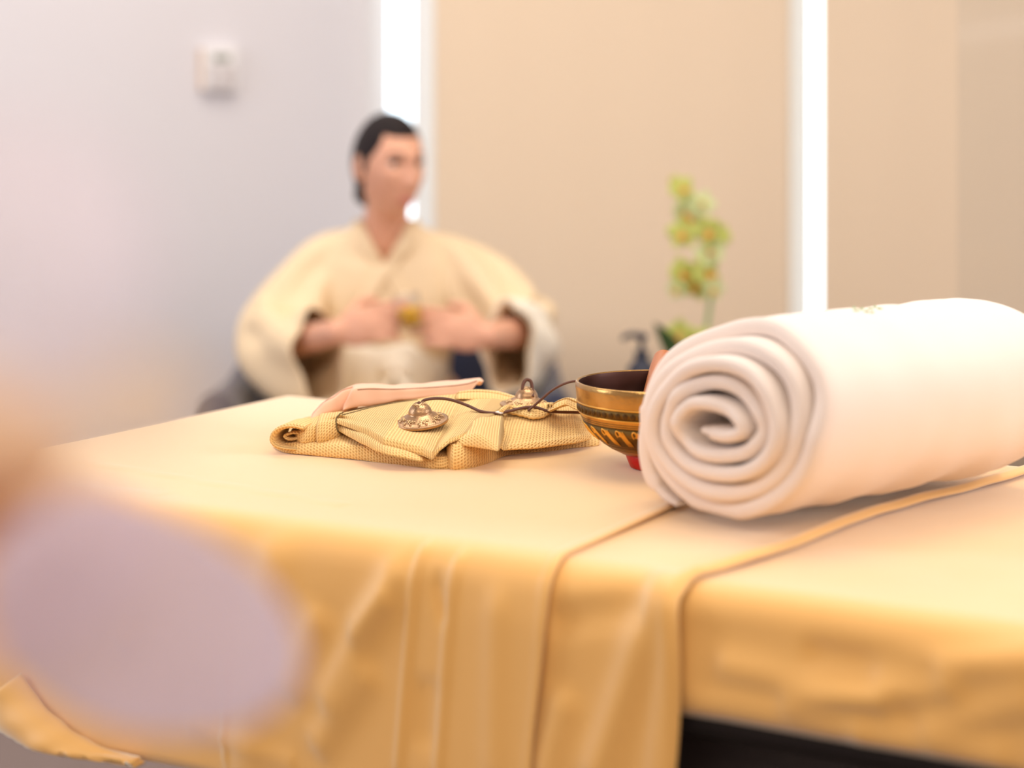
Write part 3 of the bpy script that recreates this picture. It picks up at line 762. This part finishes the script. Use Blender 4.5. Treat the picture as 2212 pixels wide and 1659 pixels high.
# ---------------------------------------------------------------- rolled towel
TC = PH(1553, 1121, 0)-V(.775, .632, 0)*.022-V(0, .018, 0); ax = V(.775, .632, 0).normalized(); sd = V(ax.y, -ax.x, 0)
tow = thing('rolled_towel', 'large white rolled terry towel lying on the table at the right', 'towel', (TC.x+ax.x*.18, TC.y+ax.y*.18, TZ))
RH, RV = .111, .0850
TURN = 5.0; NS = 760
base_c = V(TC.x, TC.y, TZ+RV+.001)+sd*.009
rows = []
Lw = .385
def tow_pt(a, rf, thk, l):
    """a: angle (turns*2pi, 0=right, up positive), rf: radius fraction of centre line"""
    pass
cen = []
for i in range(NS):
    f = i/(NS-1); a = -math.pi*.62+f*TURN*2*math.pi           # start inside, ends at the bottom left
    q = .10+.90*(f**.9)
    fl_ = 1-.50*(1-q)**1.5                                    # inner turns pressed flat
    rx = RH*(.24+.76*f**.95); rz = RV*(.06+.94*f**.86)
    wob = 1+.045*math.sin(3*a+1+5*f)*(1-q*.8)+.045*(1-f*.7)*noise.noise(V(math.cos(a)*1.5, math.sin(a)*1.5, f*9))
    x = rx*math.cos(a)*wob; z = rz*math.sin(a)*wob
    if q > .86 and math.sin(a) < -.2 and i > NS*.86:             # slack outer layer sagging at the lower left
        k = min(1, (-math.sin(a)-.2)/.5); x -= .014*k*(1 if math.cos(a) < .3 else .2); z -= .0035*k
    x += .20*z
    cen.append((x, z))
Ttot = TURN
for i in range(NS):
    a0 = cen[max(0, i-1)]; b0 = cen[min(NS-1, i+1)]
    tx, tz_ = b0[0]-a0[0], b0[1]-a0[1]; l_ = math.hypot(tx, tz_); tx /= l_; tz_ /= l_
    nx, nz_ = tz_, -tx
    f = i/(NS-1)
    th = .0162*(.64+.36*f)*(1 if 8 < i < NS-8 else .55)
    e0 = .004*noise.noise(V(f*16, 2, 0))+.0035*noise.noise(V(f*45, 7, 0))+.030*(.1+.9*f)**4-.003*math.sin(f*TURN*2*math.pi*.5)
    e0 += .034*f**4*max(0, math.sin(math.atan2(cen[i][1], cen[i][0])))
    e1 = .005*noise.noise(V(f*16, 22, 0))
    x, z = cen[i]
    loop = []
    def pt(off, l):
        tt = max(0, (l-(Lw-.07))/.07); sc_ = 1-.26*tt**3
        xx = (x+nx*off)*sc_; zz = (z+nz_*off)*sc_
        if i > NS*.8:
            w_ = .0036*noise.noise(V(l*22, math.atan2(z, x)*1.2, 1))+.0012*noise.noise(V(l*60, math.atan2(z, x)*2, 5)); xx += nx*w_; zz += nz_*w_
        zz = max(zz, -RV-.0005 + (off+th/2)*.5) if True else zz
        return base_c+sd*xx+V(0, 0, zz)+ax*l
    h_ = th/2
    NL = 26
    for k in range(NL+1): loop.append(pt(h_, e0+.004+(Lw-.008+e1-e0)*k/NL))
    loop.append(pt(h_*.7, Lw+e1-.0015)); loop.append(pt(0, Lw+e1)); loop.append(pt(-h_*.7, Lw+e1-.0015))
    for k in range(NL, -1, -1): loop.append(pt(-h_, e0+.004+(Lw-.008+e1-e0)*k/NL))
    loop.append(pt(-h_*.7, e0+.0015)); loop.append(pt(0, e0)); loop.append(pt(h_*.7, e0+.0015))
    rows.append(loop)
roll = obj('towel_roll', grid(rows, cv=True, cap=True), M['towel'], tow)
# embroidered green emblem on the top
bpy.context.view_layer.update()
BT = world_bvh([roll]); em = bmesh.new()
for k, (x, y) in enumerate([(1836, 661), (1845, 666), (1853, 661), (1862, 669), (1872, 674), (1880, 668), (1890, 664), (1868, 662), (1884, 676), (1900, 668), (1850, 672)]):
    h, n_ = hit(x, y, BT)
    if h is None: continue
    a = k*1.3
    o = obj('embroidered_leaf', ell(h+V(0, 0, .0008), (.0036, .0018, .0010), Matrix.Rotation(a, 3, 'Z'), 1), M['green_thread'], roll); o['label'] = 'green stitched leaf of the emblem'

# ---------------------------------------------------------------- background: armchair
ACX, ACY = -.245, 3.93
ch = thing('armchair', 'dark navy tub armchair behind the seated woman', 'armchair', (ACX, ACY, 0))
def horseshoe(t, off):   # t -1..1 left front -> back -> right front
    a = t*math.pi*.5
    if abs(t) > .55:
        s_ = math.copysign(1, t); f = (abs(t)-.55)/.45
        return V(ACX+s_*(.31+off+.02*f), ACY+.05-f*.42, 0)
    a = t/.55*math.pi/2
    return V(ACX+(.31+off)*math.sin(a), ACY+.05+(.27+off)*math.cos(a), 0)
rows = []
for i in range(61):
    t_ = -1+2*i/60; zt = .575+.10*max(0, 1-abs(t_)*1.35)
    pi_, po = horseshoe(t_, -.035), horseshoe(t_, .035)
    prof = [(po, .22), (po*1, .35), (horseshoe(t_, .045), .45), (po, zt-.03), ((pi_+po)/2, zt), (pi_, zt-.03), (pi_, .45), (pi_, .22)]
    rows.append([Vector(q) for q in cr([(p.x, p.y, z) for p, z in prof], 28, True)])
obj('shell', grid(rows, cv=True, cap=True), M['navy'], ch)
obj('seat_cushion', box(ACX-.27, ACX+.27, ACY-.36, ACY+.24, .28, .41, .04, 4), M['navy'], ch)
for sx in (-1, 1):
    for sy in (-.32, .24): obj('leg', tube([V(ACX+sx*.25, ACY+sy, .30), V(ACX+sx*.29, ACY+sy*1.1, 0)], [.02, .012], 12, 2, smooth=False), M['legs'], ch)

# ---------------------------------------------------------------- the woman
WY = 3.75
def WP(px, py, Y=WY): return PY(px, py, Y)
per = thing('person', 'woman with dark tied-back hair in a cream kimono robe, seated in the armchair holding tea', 'person', (-.26, 3.85, .41))
parts = []
def cap_(a, ra, b, rb, n=6):
    a, b = Vector(a), Vector(b)
    for i in range(n+1):
        f = i/n; c = a*(1-f)+b*f; r = ra*(1-f)+rb*f; parts.append(ell(c, (r, r, r), sub=2))
    parts.append(tube([a, b], [ra, rb], 20, 2, smooth=False))
# head: dense sphere shaped by function, local frame: x right of her face (our view when facing us), y forward, z up
def head_mesh():
    bm = bmesh.new(); bmesh.ops.create_icosphere(bm, subdivisions=5, radius=1)
    for v in bm.verts:
        p = v.co.normalized(); x, y, z = p.x, p.y, p.z
        X = x*.074; Y = y*.094; Z = z*.112
        if z < 0:
            X *= 1-.30*(-z)**1.3; Y *= 1+.16*(-z) if y > 0 else 1-.45*(-z)**1.2
        if y < 0: Y *= 1.02
        if y > 0: Y *= .93
        g = lambda cx, cz, sx, sz: math.exp(-((X-cx)/sx)**2-((Z-cz)/sz)**2) if y > 0 else 0
        Y += .0085*g(0, .022, .045, .012)                      # brow
        Y -= .010*(g(-.031, .004, .015, .011)+g(.031, .004, .015, .011))
        Y += .022*g(0, -.034, .0100, .013)+.013*g(0, -.010, .0080, .024)      # nose
        Y += .005*(g(-.011, -.039, .006, .006)+g(.011, -.039, .006, .006))
        Y += .0070*(g(0, -.063, .019, .0052)+g(0, -.073, .015, .0055))-.003*g(0, -.068, .02, .002)
        Y += .0085*g(0, -.099, .018, .012)
        Y += .005*(g(-.043, -.022, .018, .018)+g(.043, -.022, .018, .018))
        v.co = (X, Y, Z)
    for v in bm.verts:
        v.co.x *= .87; v.co.z *= .92 if v.co.z > 0 else 1
    m_ = bpy.data.meshes.new('h'); bm.to_mesh(m_); bm.free(); return m_
HC = WP(840, 354, 3.74)
yaw = math.radians(-180+28)       # facing the camera, turned to the picture's right
# her forward direction in world: mostly -Y, a bit +X
fw = V(math.sin(math.radians(33)), -math.cos(math.radians(33)), -.03).normalized()
rt = V(0, 0, 1).cross(fw)*-1; rt.normalize(); upv = rt.cross(fw); 
if upv.z < 0: upv = -upv
HM = Matrix.Translation(HC) @ Matrix((rt, fw, upv)).transposed().to_4x4()
hm = head_mesh(); hm.transform(HM); parts.append(hm)
for s_ in (-1, 1):      # ears
    e = ell(V(s_*.0660, -.006, -.008), (.007, .015, .028), Matrix.Rotation(s_*.25, 3, 'Z'), 3); e.transform(HM); parts.append(e)
NB_ = WP(832, 520, 3.80)
cap_(HC+V(-.004, .026, -.075), .043, NB_+V(0, .0, .0), .050)
SL, SR = WP(700, 580, 3.83), WP(970, 583, 3.83)
CH = WP(835, 640, 3.84)
for c, r in ((WP(835, 580, 3.84), (.150, .080, .060)), (WP(835, 660, 3.85), (.145, .095, .11)), (WP(838, 770, 3.87), (.125, .088, .12)), (V(-.255, 3.90, .50), (.160, .115, .105))):
    parts.append(ell(c, r))
cap_(NB_, .045, SL, .036); cap_(NB_, .045, SR, .036)
EL, ER = WP(600, 745, 3.74), WP(1135, 715, 3.74)
WL, WR = WP(728, 718, 3.50), WP(1055, 726, 3.50)
cap_(SL, .038, EL, .034); cap_(SR, .038, ER, .034); cap_(EL, .036, WL, .024); cap_(ER, .036, WR, .024)
for sx in (-1, 1):
    hp = V(-.255+sx*.085, 3.90, .47); kn = V(-.255+sx*.12, 3.45, .47); an = V(-.255+sx*.10, 3.44, .09)
    cap_(hp, .082, kn, .055); cap_(kn, .053, an, .033)
    cap_(an, .034, an+V(0, -.04, -.045), .032); cap_(an+V(0, .02, -.05), .034, an+V(sx*.015, -.15, -.062), .024)
def hand(wr, d, n, s, curl, thumb=1):
    """wrist, finger direction, palm normal (side the fingers curl to), side vector towards the thumb"""
    d = d.normalized(); n = (n-d*n.dot(d)).normalized(); s = (s-d*s.dot(d)-n*s.dot(n)).normalized()
    R3 = Matrix((s, d, n)).transposed()
    parts.append(ell(wr+d*.045, (.038, .048, .015), R3, 3)); parts.append(ell(wr+d*.012, (.026, .03, .018), R3, 3))
    parts.append(ell(wr+d*.035+s*.022+n*.006, (.016, .028, .014), R3, 2))
    for k, (so, ln, c_) in enumerate(((.029, .072, curl[0]), (.010, .080, curl[1]), (-.010, .074, curl[2]), (-.029, .058, curl[3]))):
        p = wr+d*(.082-.004*abs(k-1.3))+s*so; ang = c_*.35; r = .0088
        for q, fr in enumerate((.45, .31, .24)):
            dd = d*math.cos(ang)+n*math.sin(ang)+s*(so*.8)
            p2 = p+dd.normalized()*ln*fr; cap_(p, r, p2, r*.9, 3); p = p2; r *= .92; ang += c_
    p = wr+d*.028+s*.030+n*.006; td = (s*.62+d*.62+n*.45).normalized()
    p2 = p+td*.034; cap_(p, .0105, p2, .0095, 3); td = (s*.05+d*.85+n*.55).normalized(); p3 = p2+td*.028; cap_(p2, .0095, p3, .0078, 3)
# her right hand (picture left) and left hand (picture right), both closing on the small glass
GC = WP(884, 672, 3.475)
hand(WL, V(1, -.22, .26), V(.15, .95, -.25), V(-.2, .2, 1), (.42, .50, .62, .75))
hand(WR, V(-1, -.22, .20), V(-.15, .95, -.25), V(.2, .2, 1), (.36, .42, .50, .62))
body = obj('body_raw', join(parts), M['skin'])
md = body.modifiers.new('r', 'REMESH'); md.mode = 'VOXEL'; md.voxel_size = .0042; md.use_smooth_shade = True
md2 = body.modifiers.new('s', 'SMOOTH'); md2.factor = .5; md2.iterations = 3
bpy.context.view_layer.update()
dg = bpy.context.evaluated_depsgraph_get()
bme = bpy.data.meshes.new_from_object(body.evaluated_get(dg)); bpy.data.objects.remove(body)
bme.materials.clear(); body = obj('body', bme, M['skin'], per)
# eyes, brows, lips
def H(x, y, z): return HM @ V(x*.87, y, z*.92 if z > 0 else z-(.009 if z < -.05 else 0))
bpy.context.view_layer.update()
BB = world_bvh([body]); fdir = (HM.to_3x3() @ V(0, -1, 0)).normalized()
def FS(x, z, lift=.0):
    o_ = H(x, .25, z); r_ = BB.ray_cast(o_, fdir)
    return r_[0]-fdir*lift if r_[0] is not None else H(x, .085, z)
for s_ in (-1, 1):
    e0 = FS(s_*.031, .004); ec = e0+fdir*.0075
    obj('eye', ell(ec, (.0115, .0105, .0062), HM.to_3x3()), M['eyew'], per)
    obj('iris', ell(ec-fdir*.0085, (.0060, .0032, .0056), HM.to_3x3()), M['eyed'], per)
    obj('eyelashes', tube([FS(s_*.019, .0085, .001), FS(s_*.031, .0118, .0015), FS(s_*.044, .0080, .001)], [.0014, .0026, .0016], 8, 14), M['hair'], per)
    obj('eyebrow', tube([FS(s_*.014, .022, .0004), FS(s_*.030, .0275, .0004), FS(s_*.048, .0225, .0004)], [.0024, .0032, .0014], 8, 16, flat=.6), M['hair'], per)
obj('lips', join([tube([FS(-.021, -.0590, -.001), FS(-.009, -.0555, 0), FS(0, -.0565, 0), FS(.009, -.0555, 0), FS(.021, -.0590, -.001)], [.001, .0032, .0034, .0032, .001], 10, 24),
                  tube([FS(-.020, -.0600, -.001), FS(0, -.0640, 0), FS(.020, -.0600, -.001)], [.001, .0042, .001], 10, 24)]), M['lips'], per)
# hair: shell over the skull with a hairline, bun at the nape
bm = bmesh.new(); bmesh.ops.create_icosphere(bm, subdivisions=6, radius=1)
for v in bm.verts:
    x, y, z = v.co.normalized()
    q = V(x*.0775, y*.0985*(1.03 if y < 0 else .975), z*.1135+.001)
    if z < 0: q.x *= 1-.2*(-z)**1.3
    line = .66-1.6*max(0, abs(x)-.60)**1.1-max(0, .30-y)*1.7
    dd = max(-1, min(1, (z-line)/.10)); sc_ = .93+.07*(dd*.5+.5) if dd < 1 else 1
    v.co = q*(sc_ if dd < 1 else 1)*(1 if dd > -1 else .9); v.co.x *= .87; v.co.z *= .92 if v.co.z > 0 else 1
bm.transform(HM)
obj('hair', bm, M['hair'], per)
obj('hair_bun', ell(H(-.012, -.096, -.056), (.034, .028, .030)), M['hair'], per)
# kimono body
rows = []; NTH = 120
ctr = [(.40, .150, .150, 3.90), (.50, .138, .135, 3.89), (.58, .120, .120, 3.87), (.66, .140, .115, 3.855), (.74, .172, .112, 3.845), (.80, .176, .098, 3.84), (.835, .150, .085, 3.835), (.862, .100, .075, 3.825), (.880, .068, .066, 3.815), (.893, .062, .062, 3.808)]
prof = cr(ctr, 60)
for i, (z, rx, ry, cy_) in enumerate(prof):
    row = []
    for k in range(NTH):
        a = 2*math.pi*k/NTH; ca, sa = math.cos(a), math.sin(a)       # sa<0 faces the camera
        x = rx*math.copysign(abs(ca)**.9, ca); y = ry*math.copysign(abs(sa)**.9, sa)
        fold = .006*math.sin(a*9+z*14)+.010*noise.noise(V(ca*2.2, sa*2.2, z*5))
        zz = z
        if sa < -.1 and z > .80:
            fd = max(0, 1-abs(ca)/.75)**1.1; lim = .893-.082*fd; zz = .80+(z-.80)*(lim-.80)/.093
        row.append(V(-.258+x*(1+fold*3), cy_+y*(1+fold*3)-0.0, zz))
    rows.append(row)
rb = obj('robe_body', grid(rows, cv=True), M['robe'], per); s = rb.modifiers.new('s', 'SOLIDIFY'); s.thickness = .005; s.offset = 1
bpy.context.view_layer.update()
BR = world_bvh([rb])
# collar bands crossing on the chest, down to the belt
def band_strip(pix, wpx, name, m='robe', lift=.006):
    P = cr(pix, 44); rows_ = []
    for i, p in enumerate(P):
        a = P[max(0, i-1)]; b = P[min(len(P)-1, i+1)]; tx, ty = b[0]-a[0], b[1]-a[1]; l_ = math.hypot(tx, ty); nx, ny = -ty/l_, tx/l_
        row = []
        for k in range(7):
            f = k/6-.5; h, n_ = hit(p[0]+nx*wpx*f, p[1]+ny*wpx*f, BR)
            if h is None: row = None; break
            row.append(h+V(0, -lift-.004*math.cos(f*math.pi), 0))
        if row: rows_.append(row)
    if len(rows_) > 3:
        o = obj(name, grid(rows_), M[m], per); s = o.modifiers.new('s', 'SOLIDIFY'); s.thickness = .006; s.offset = 1; return o
band_strip([(782, 512), (800, 540), (828, 572), (860, 620), (895, 690), (920, 760)], 34, 'collar_band')
band_strip([(884, 512), (868, 535), (838, 572), (800, 630), (765, 700), (740, 770)], 36, 'collar_band', lift=.011)
# belt sash (white) and knot
rows = []
for z in (.545, .56, .60, .63, .645):
    b_ = .012 if z in (.56, .60, .63) else .004
    rows.append([V(-.266+(.116+b_)*math.cos(2*math.pi*k/80), 3.865+(.130+b_)*math.sin(2*math.pi*k/80), z+.004*math.sin(k*.5)) for k in range(80)])
sash = obj('sash', grid(rows, cv=True), M['robein'], per); s = sash.modifiers.new('s', 'SOLIDIFY'); s.thickness = .006; s.offset = 1
obj('sash_knot', join([ell(V(-.235, 3.72, .600), (.035, .022, .028)), tube([V(-.235, 3.715, .60), V(-.20, 3.705, .55), V(-.185, 3.71, .49)], [.02, .028, .034], 12, 20, flat=.25), tube([V(-.24, 3.715, .60), V(-.265, 3.705, .55), V(-.285, 3.71, .50)], [.02, .026, .03], 12, 20, flat=.25)]), M['robein'], per)
# skirt over the lap
rows = []
for i in range(30):
    f = i/29; y = 3.98-.60*f; z = .52+.035*math.sin(f*3)-(0 if f < .92 else .4*(f-.92)/.08)
    row = []
    for k in range(41):
        g = k/40*2-1; row.append(V(-.255+g*(.20+.05*f), y, z-.10*abs(g)**3-.012*math.exp(-(g/.15)**2)+.006*math.sin(g*14+f*5)))
    rows.append(row)
o = obj('robe_skirt', grid(rows), M['robe'], per); s = o.modifiers.new('s', 'SOLIDIFY'); s.thickness = .006
# sleeves: wide, hanging
def sleeve(cs, lining=True):
    """cs: list of (centre, half width along depth/side, half height, droop)"""
    data = cr([(*c, rw, rh, dr) for c, rw, rh, dr in cs], 46); rows_ = []
    C_ = [Vector(q[:3]) for q in data]
    for i, q in enumerate(data):
        t_ = (C_[min(45, i+1)]-C_[max(0, i-1)]).normalized(); s1 = t_.cross(V(0, 0, 1)); s1.normalize(); s2 = s1.cross(t_).normalized()
        row = []
        for k in range(64):
            a = 2*math.pi*k/64; ca, sa = math.cos(a), math.sin(a)
            hh = q[4]*(1 if sa > 0 else q[5]); fold = 1+.10*math.sin(a*5+i*.30)*min(1, i/12)+.17*noise.noise(V(ca*1.5, sa*1.5, i*.12))
            row.append(C_[i]+s1*(q[3]*ca*fold)+s2*(hh*sa*fold))
        rows_.append(row)
    o = obj('sleeve', grid(rows_, cv=True), M['robe'], per); s = o.modifiers.new('s', 'SOLIDIFY'); s.thickness = .004; s.offset = 1
    return rows_
def cuff(rows_, n0):
    R_ = [[p.copy() for p in r] for r in rows_[-n0:]]
    for r in R_:
        c = sum(r, Vector())/len(r)
        for p in r: p += (p-c).normalized()*.009
    o = obj('cuff', grid(R_, cv=True), M['robein'], per); s = o.modifiers.new('s', 'SOLIDIFY'); s.thickness = .004; s.offset = 0
    o['label'] = 'pale turned-back cuff of the sleeve'
r1 = sleeve([(tuple(WP(785, 566, 3.835)), .060, .055, 1.0), (tuple(WP(715, 572, 3.83)), .070, .060, 1.0), (tuple(WP(640, 650, 3.80)), .078, .066, 1.1), (tuple(WP(600, 735, 3.74)), .078, .078, 1.25), (tuple(WP(640, 765, 3.66)), .070, .078, 1.3), (tuple(WP(690, 760, 3.57)), .055, .076, 1.3)])
r2 = sleeve([(tuple(WP(885, 566, 3.835)), .060, .055, 1.0), (tuple(WP(960, 573, 3.83)), .070, .060, 1.0), (tuple(WP(1060, 640, 3.80)), .072, .064, 1.1), (tuple(WP(1130, 712, 3.76)), .068, .070, 1.15), (tuple(WP(1130, 742, 3.68)), .055, .070, 1.2), (tuple(WP(1095, 745, 3.60)), .050, .072, 1.2)])
cuff(r2, 12)
# glass of tea in her hands
GZ = GC
Rg = Matrix.Rotation(math.radians(-14), 4, 'Y')
gl = thing('tea_glass', "small clear glass of amber tea held between the woman's hands", 'glass', GZ-V(0, 0, .03))
gp = [(0, -.034), (.018, -.034), (.021, -.031), (.0235, 0), (.026, .032), (.0248, .032), (.0223, 0), (.0195, -.028), (0, -.029)]
obj('glass_body', lathe(gp, 40, GZ, Rg), M['clear'], gl)
obj('tea', lathe([(0, -.0285), (.0190, -.0280), (.0215, -.005), (.0222, .008), (0, .008)], 40, GZ, Rg), M['tea'], gl)

# ---------------------------------------------------------------- side table, orchid, pump bottle behind
SY = 3.56; STX = .40; STZ = .50
sdt = thing('side_table', 'small round wooden side table behind the singing bowl, carrying orchid and bottle', 'side table', (STX, SY, 0))
obj('table_top', lathe([(0, 0), (.185, 0), (.20, .008), (.20, .022), (.19, .03), (0, .03)], 64, (STX, SY, STZ-.03)), M['sidetable'], sdt)
obj('pole', tube([V(STX, SY, STZ-.02), V(STX, SY, .02)], .022, 20, 2, smooth=False), M['sidetable'], sdt)
obj('foot', lathe([(0, 0), (.15, 0), (.15, .01), (.04, .03), (0, .03)], 48, (STX, SY, 0)), M['sidetable'], sdt)
oc = V(wx(1497, SY), SY, STZ)
orc = thing('potted_orchid', 'yellow-green potted orchid on the side table, in front of the beige blind', 'orchid', oc)
obj('pot', lathe([(0, 0), (.035, 0), (.04, .004), (.052, .095), (.056, .10), (.056, .108), (.050, .108), (.046, .09), (0, .088)], 48, oc), M['pot'], orc)
obj('soil', lathe([(0, .09), (.046, .09), (.046, .086), (0, .086)], 32, oc), M['leaf'], orc)
stem = [oc+V(0, 0, .08), PY(1505, 770, SY), PY(1524, 720, SY), PY(1533, 660, SY), PY(1535, 610, SY), PY(1528, 550, SY), PY(1512, 490, SY), PY(1497, 430, SY), PY(1480, 395, SY)]
obj('stem', tube(stem, [.006, .0055, .005, .0048, .0045, .004, .0035, .003, .002], 12, 80), M['stem'], orc)
obj('flower_spike', tube([oc+V(-.005, -.01, .08), PY(1480, 760, SY-.02), PY(1472, 730, SY-.03)], .004, 10, 20), M['stem'], orc)
def petal(c, dirv, nrm, ln, wd, cup=.25):
    dirv = dirv.normalized(); sv = dirv.cross(nrm).normalized(); nv = sv.cross(dirv).normalized(); rows_ = []
    for i in range(9):
        f = i/8; w_ = wd*math.sin(math.pi*min(1, .08+f*.92))**.7*(1 if i < 8 else .1)
        rows_.append([c+dirv*ln*f+sv*w_*g+nv*(cup*ln*f*f-.25*w_*g*g) for g in (-1, -.66, -.33, 0, .33, .66, 1)])
    return grid(rows_)
def flower(c, facing, size, m, par, roll=0, lipm='lip', petm=None):
    nrm = facing.normalized(); r0 = V(0, 0, 1)-nrm*nrm.z
    if r0.length < .2: r0 = V(1, 0, 0)-nrm*nrm.x
    r0.normalize(); s0 = nrm.cross(r0)
    bm = bmesh.new()
    for k, (ang, ln, wd) in enumerate(((0, 1, .36), (72, .95, .45), (-72, .95, .45), (144, .9, .34), (-144, .9, .34))):
        a = math.radians(ang+roll); d_ = r0*math.cos(a)+s0*math.sin(a)
        bm.from_mesh(petal(c, d_, nrm, size*ln, size*wd, .12+.1*random.random()))
    fo = obj('flower', bm, m, par); s = fo.modifiers.new('s', 'SOLIDIFY'); s.thickness = .0008
    a = math.radians(180+roll); d_ = r0*math.cos(a)+s0*math.sin(a)
    bl = bmesh.new(); bl.from_mesh(petal(c+nrm*size*.1, (d_*.7+nrm*.5), nrm, size*.55, size*.24, .3)); bl.from_mesh(ell(c+nrm*size*.12+r0*size*.03, (size*.10,)*3, sub=2))
    lo = obj('flower_lip', bl, M[lipm], fo); s = lo.modifiers.new('s', 'SOLIDIFY'); s.thickness = .0012
    return fo
rr = random.Random(5)
spec = [(1472, 408, 30, 1), (1478, 455, 32, 2), (1518, 440, 28, 2), (1475, 505, 34, 1), (1530, 500, 34, 1), (1556, 512, 26, 1), (1492, 470, 26, 2), (1535, 545, 34, 2), (1472, 590, 34, 1), (1525, 590, 36, 1), (1505, 615, 34, 1), (1462, 625, 22, 2), (1540, 625, 24, 2), (1468, 722, 32, 1), (1508, 735, 30, 1)]
for (x, y, s_, k) in spec:
    c = PY(x, y, SY-.03+rr.uniform(-.03, .02))
    flower(c, V(rr.uniform(-.7, .7), -1, rr.uniform(-.3, .5)), s_*SY/F*1.15, M['petal'] if k == 1 else M['petal2'], orc, rr.uniform(-30, 30))
obj('flower_bud', ell(PY(1468, 396, SY), (.022, .012, .011), Matrix.Rotation(.3, 3, 'Y')), mat('olive_bud', (.55, .45, .05), .5), orc)
def leaf(base, tip, wd, name='leaf'):
    d_ = tip-base; rows_ = []; sv = d_.cross(V(0, -1, 0)).normalized()
    for i in range(14):
        f = i/13; w_ = wd*math.sin(math.pi*(.12+.88*f))**.8+.0004
        rows_.append([base+d_*f+V(0, 0, .05*math.sin(f*math.pi)*d_.length)+sv*w_*g+V(0, abs(g)*-.004, 0) for g in (-1, -.5, 0, .5, 1)])
    o = obj(name, grid(rows_), M['leaf'], orc); s = o.modifiers.new('s', 'SOLIDIFY'); s.thickness = .002
leaf(oc+V(0, -.01, .09), PY(1413, 696, SY-.05), .017); leaf(oc+V(0, -.01, .09), PY(1590, 760, SY), .02); leaf(oc+V(0, 0, .09), PY(1540, 720, SY+.05), .018)
bc = V(wx(1386, 3.45), 3.45, STZ)
pb_ = thing('pump_bottle', 'dark blue pump bottle on the side table, left of the orchid', 'bottle', bc)
zt = CZ-(775-260)/F*3.45-STZ
obj('bottle_body', lathe([(0, 0), (.027, 0), (.030, .004), (.030, zt-.035), (.026, zt-.015), (.014, zt-.002), (.012, zt+.006), (0, zt+.006)], 40, bc), M['bottle'], pb_)
obj('collar', lathe([(0, zt+.002), (.0135, zt+.002), (.0135, zt+.014), (.006, zt+.016), (0, zt+.016)], 24, bc), M['bottle'], pb_)
obj('pump_stem', tube([bc+V(0, 0, zt+.01), bc+V(0, 0, zt+.038)], .0055, 12, 2, smooth=False), M['bottle'], pb_)
obj('nozzle', join([ell(bc+V(0, 0, zt+.042), (.0125, .010, .007)), tube([bc+V(0, 0, zt+.043), bc+V(-.018, 0, zt+.045), bc+V(-.032, -.001, zt+.041), bc+V(-.035, -.001, zt+.034)], [.006, .0055, .0045, .004], 10, 20)]), M['bottle'], pb_)

# ---------------------------------------------------------------- foreground: pale veil close to the lens, built as orchid petals; pedestal left of the camera
FX, FY = -.40, .62
ped = thing('pedestal', 'white pedestal below the left edge, carrying the blurred pale orchid', 'pedestal', (FX, FY, 0))
obj('column', box(FX-.12, FX+.12, FY-.12, FY+.12, .03, .66, .008), M['ceramic'], ped, smooth=False)
obj('top_plate', box(FX-.15, FX+.15, FY-.15, FY+.15, .655, .68, .005), M['ceramic'], ped, smooth=False)
obj('base_plate', box(FX-.15, FX+.15, FY-.15, FY+.15, 0, .035, .005), M['ceramic'], ped, smooth=False)
fg = thing('pale_orchid', 'very blurred lilac-white orchid close to the camera at the left edge', 'orchid', (FX, FY, .68))
obj('vase', lathe([(0, 0), (.04, 0), (.05, .01), (.055, .05), (.035, .11), (.022, .14), (.026, .15), (.022, .15), (.018, .14), (.03, .10), (0, .02)], 40, (FX, FY, .68)), M['ceramic'], fg)
fc = PY(30, 1120, .62)
obj('stem', tube([V(FX, FY, .72), V(FX+.01, FY, .88), V(FX+.06, FY-.02, .99), PY(-420, 900, .56), PY(-260, 880, .55), PY(-120, 1000, .60), fc+V(-.01, .004, 0)], .003, 10, 60), M['stem'], fg)
def big_petal(pix_c, rx, ry, Y, rot, m, tilt=.15, name='petal'):
    c = PY(*pix_c, Y); k = Y/F; rows_ = []
    for i in range(14):
        r = i/13; row = []
        for j in range(48):
            a = 2*math.pi*j/48; rad = 1+.05*math.cos(3*a+rot)+.03*math.sin(2*a)
            x = rx*k*r*math.cos(a)*rad; z = ry*k*r*math.sin(a)*rad
            xr = x*math.cos(rot)-z*math.sin(rot); zr = x*math.sin(rot)+z*math.cos(rot)
            row.append(c+V(xr, .012*r*r-.006+.004*math.sin(2*a)*r+tilt*xr*.3, zr))
        rows_.append(row)
    o = obj(name, grid(rows_, cv=True), m, fg); s = o.modifiers.new('s', 'SOLIDIFY'); s.thickness = .0006; return o
big_petal((290, 1345), 355, 240, .64, math.radians(-28), M['fgpetal'])
big_petal((20, 1235), 290, 210, .66, .2, translucent('pinkish_petal', (.86, .62, .52), .5, transparent=.45))
big_petal((60, 560), 260, 330, .36, .3, M['fgpetal2'])
big_petal((40, 890), 380, 150, .37, .0, translucent('peach_petal', (1, .82, .62), .5, transparent=.50))  # petal added for a soft peach haze along the left edge
big_petal((-160, 980), 180, 160, .58, 0, M['fgpetal'])
lipb = obj('flower_lip', join([ell(PY(-60, 985, .50), (.026, .014, .018)), ell(PY(-90, 1060, .52), (.016, .012, .018))]), M['fglip'], fg)
lipb['label'] = 'tan orange centre of the blurred flower'
obj('stem', tube([PY(-420, 900, .56), PY(-330, 700, .45), PY(-200, 600, .38), PY(-20, 560, .37)], .002, 8, 30), M['stem'], fg)
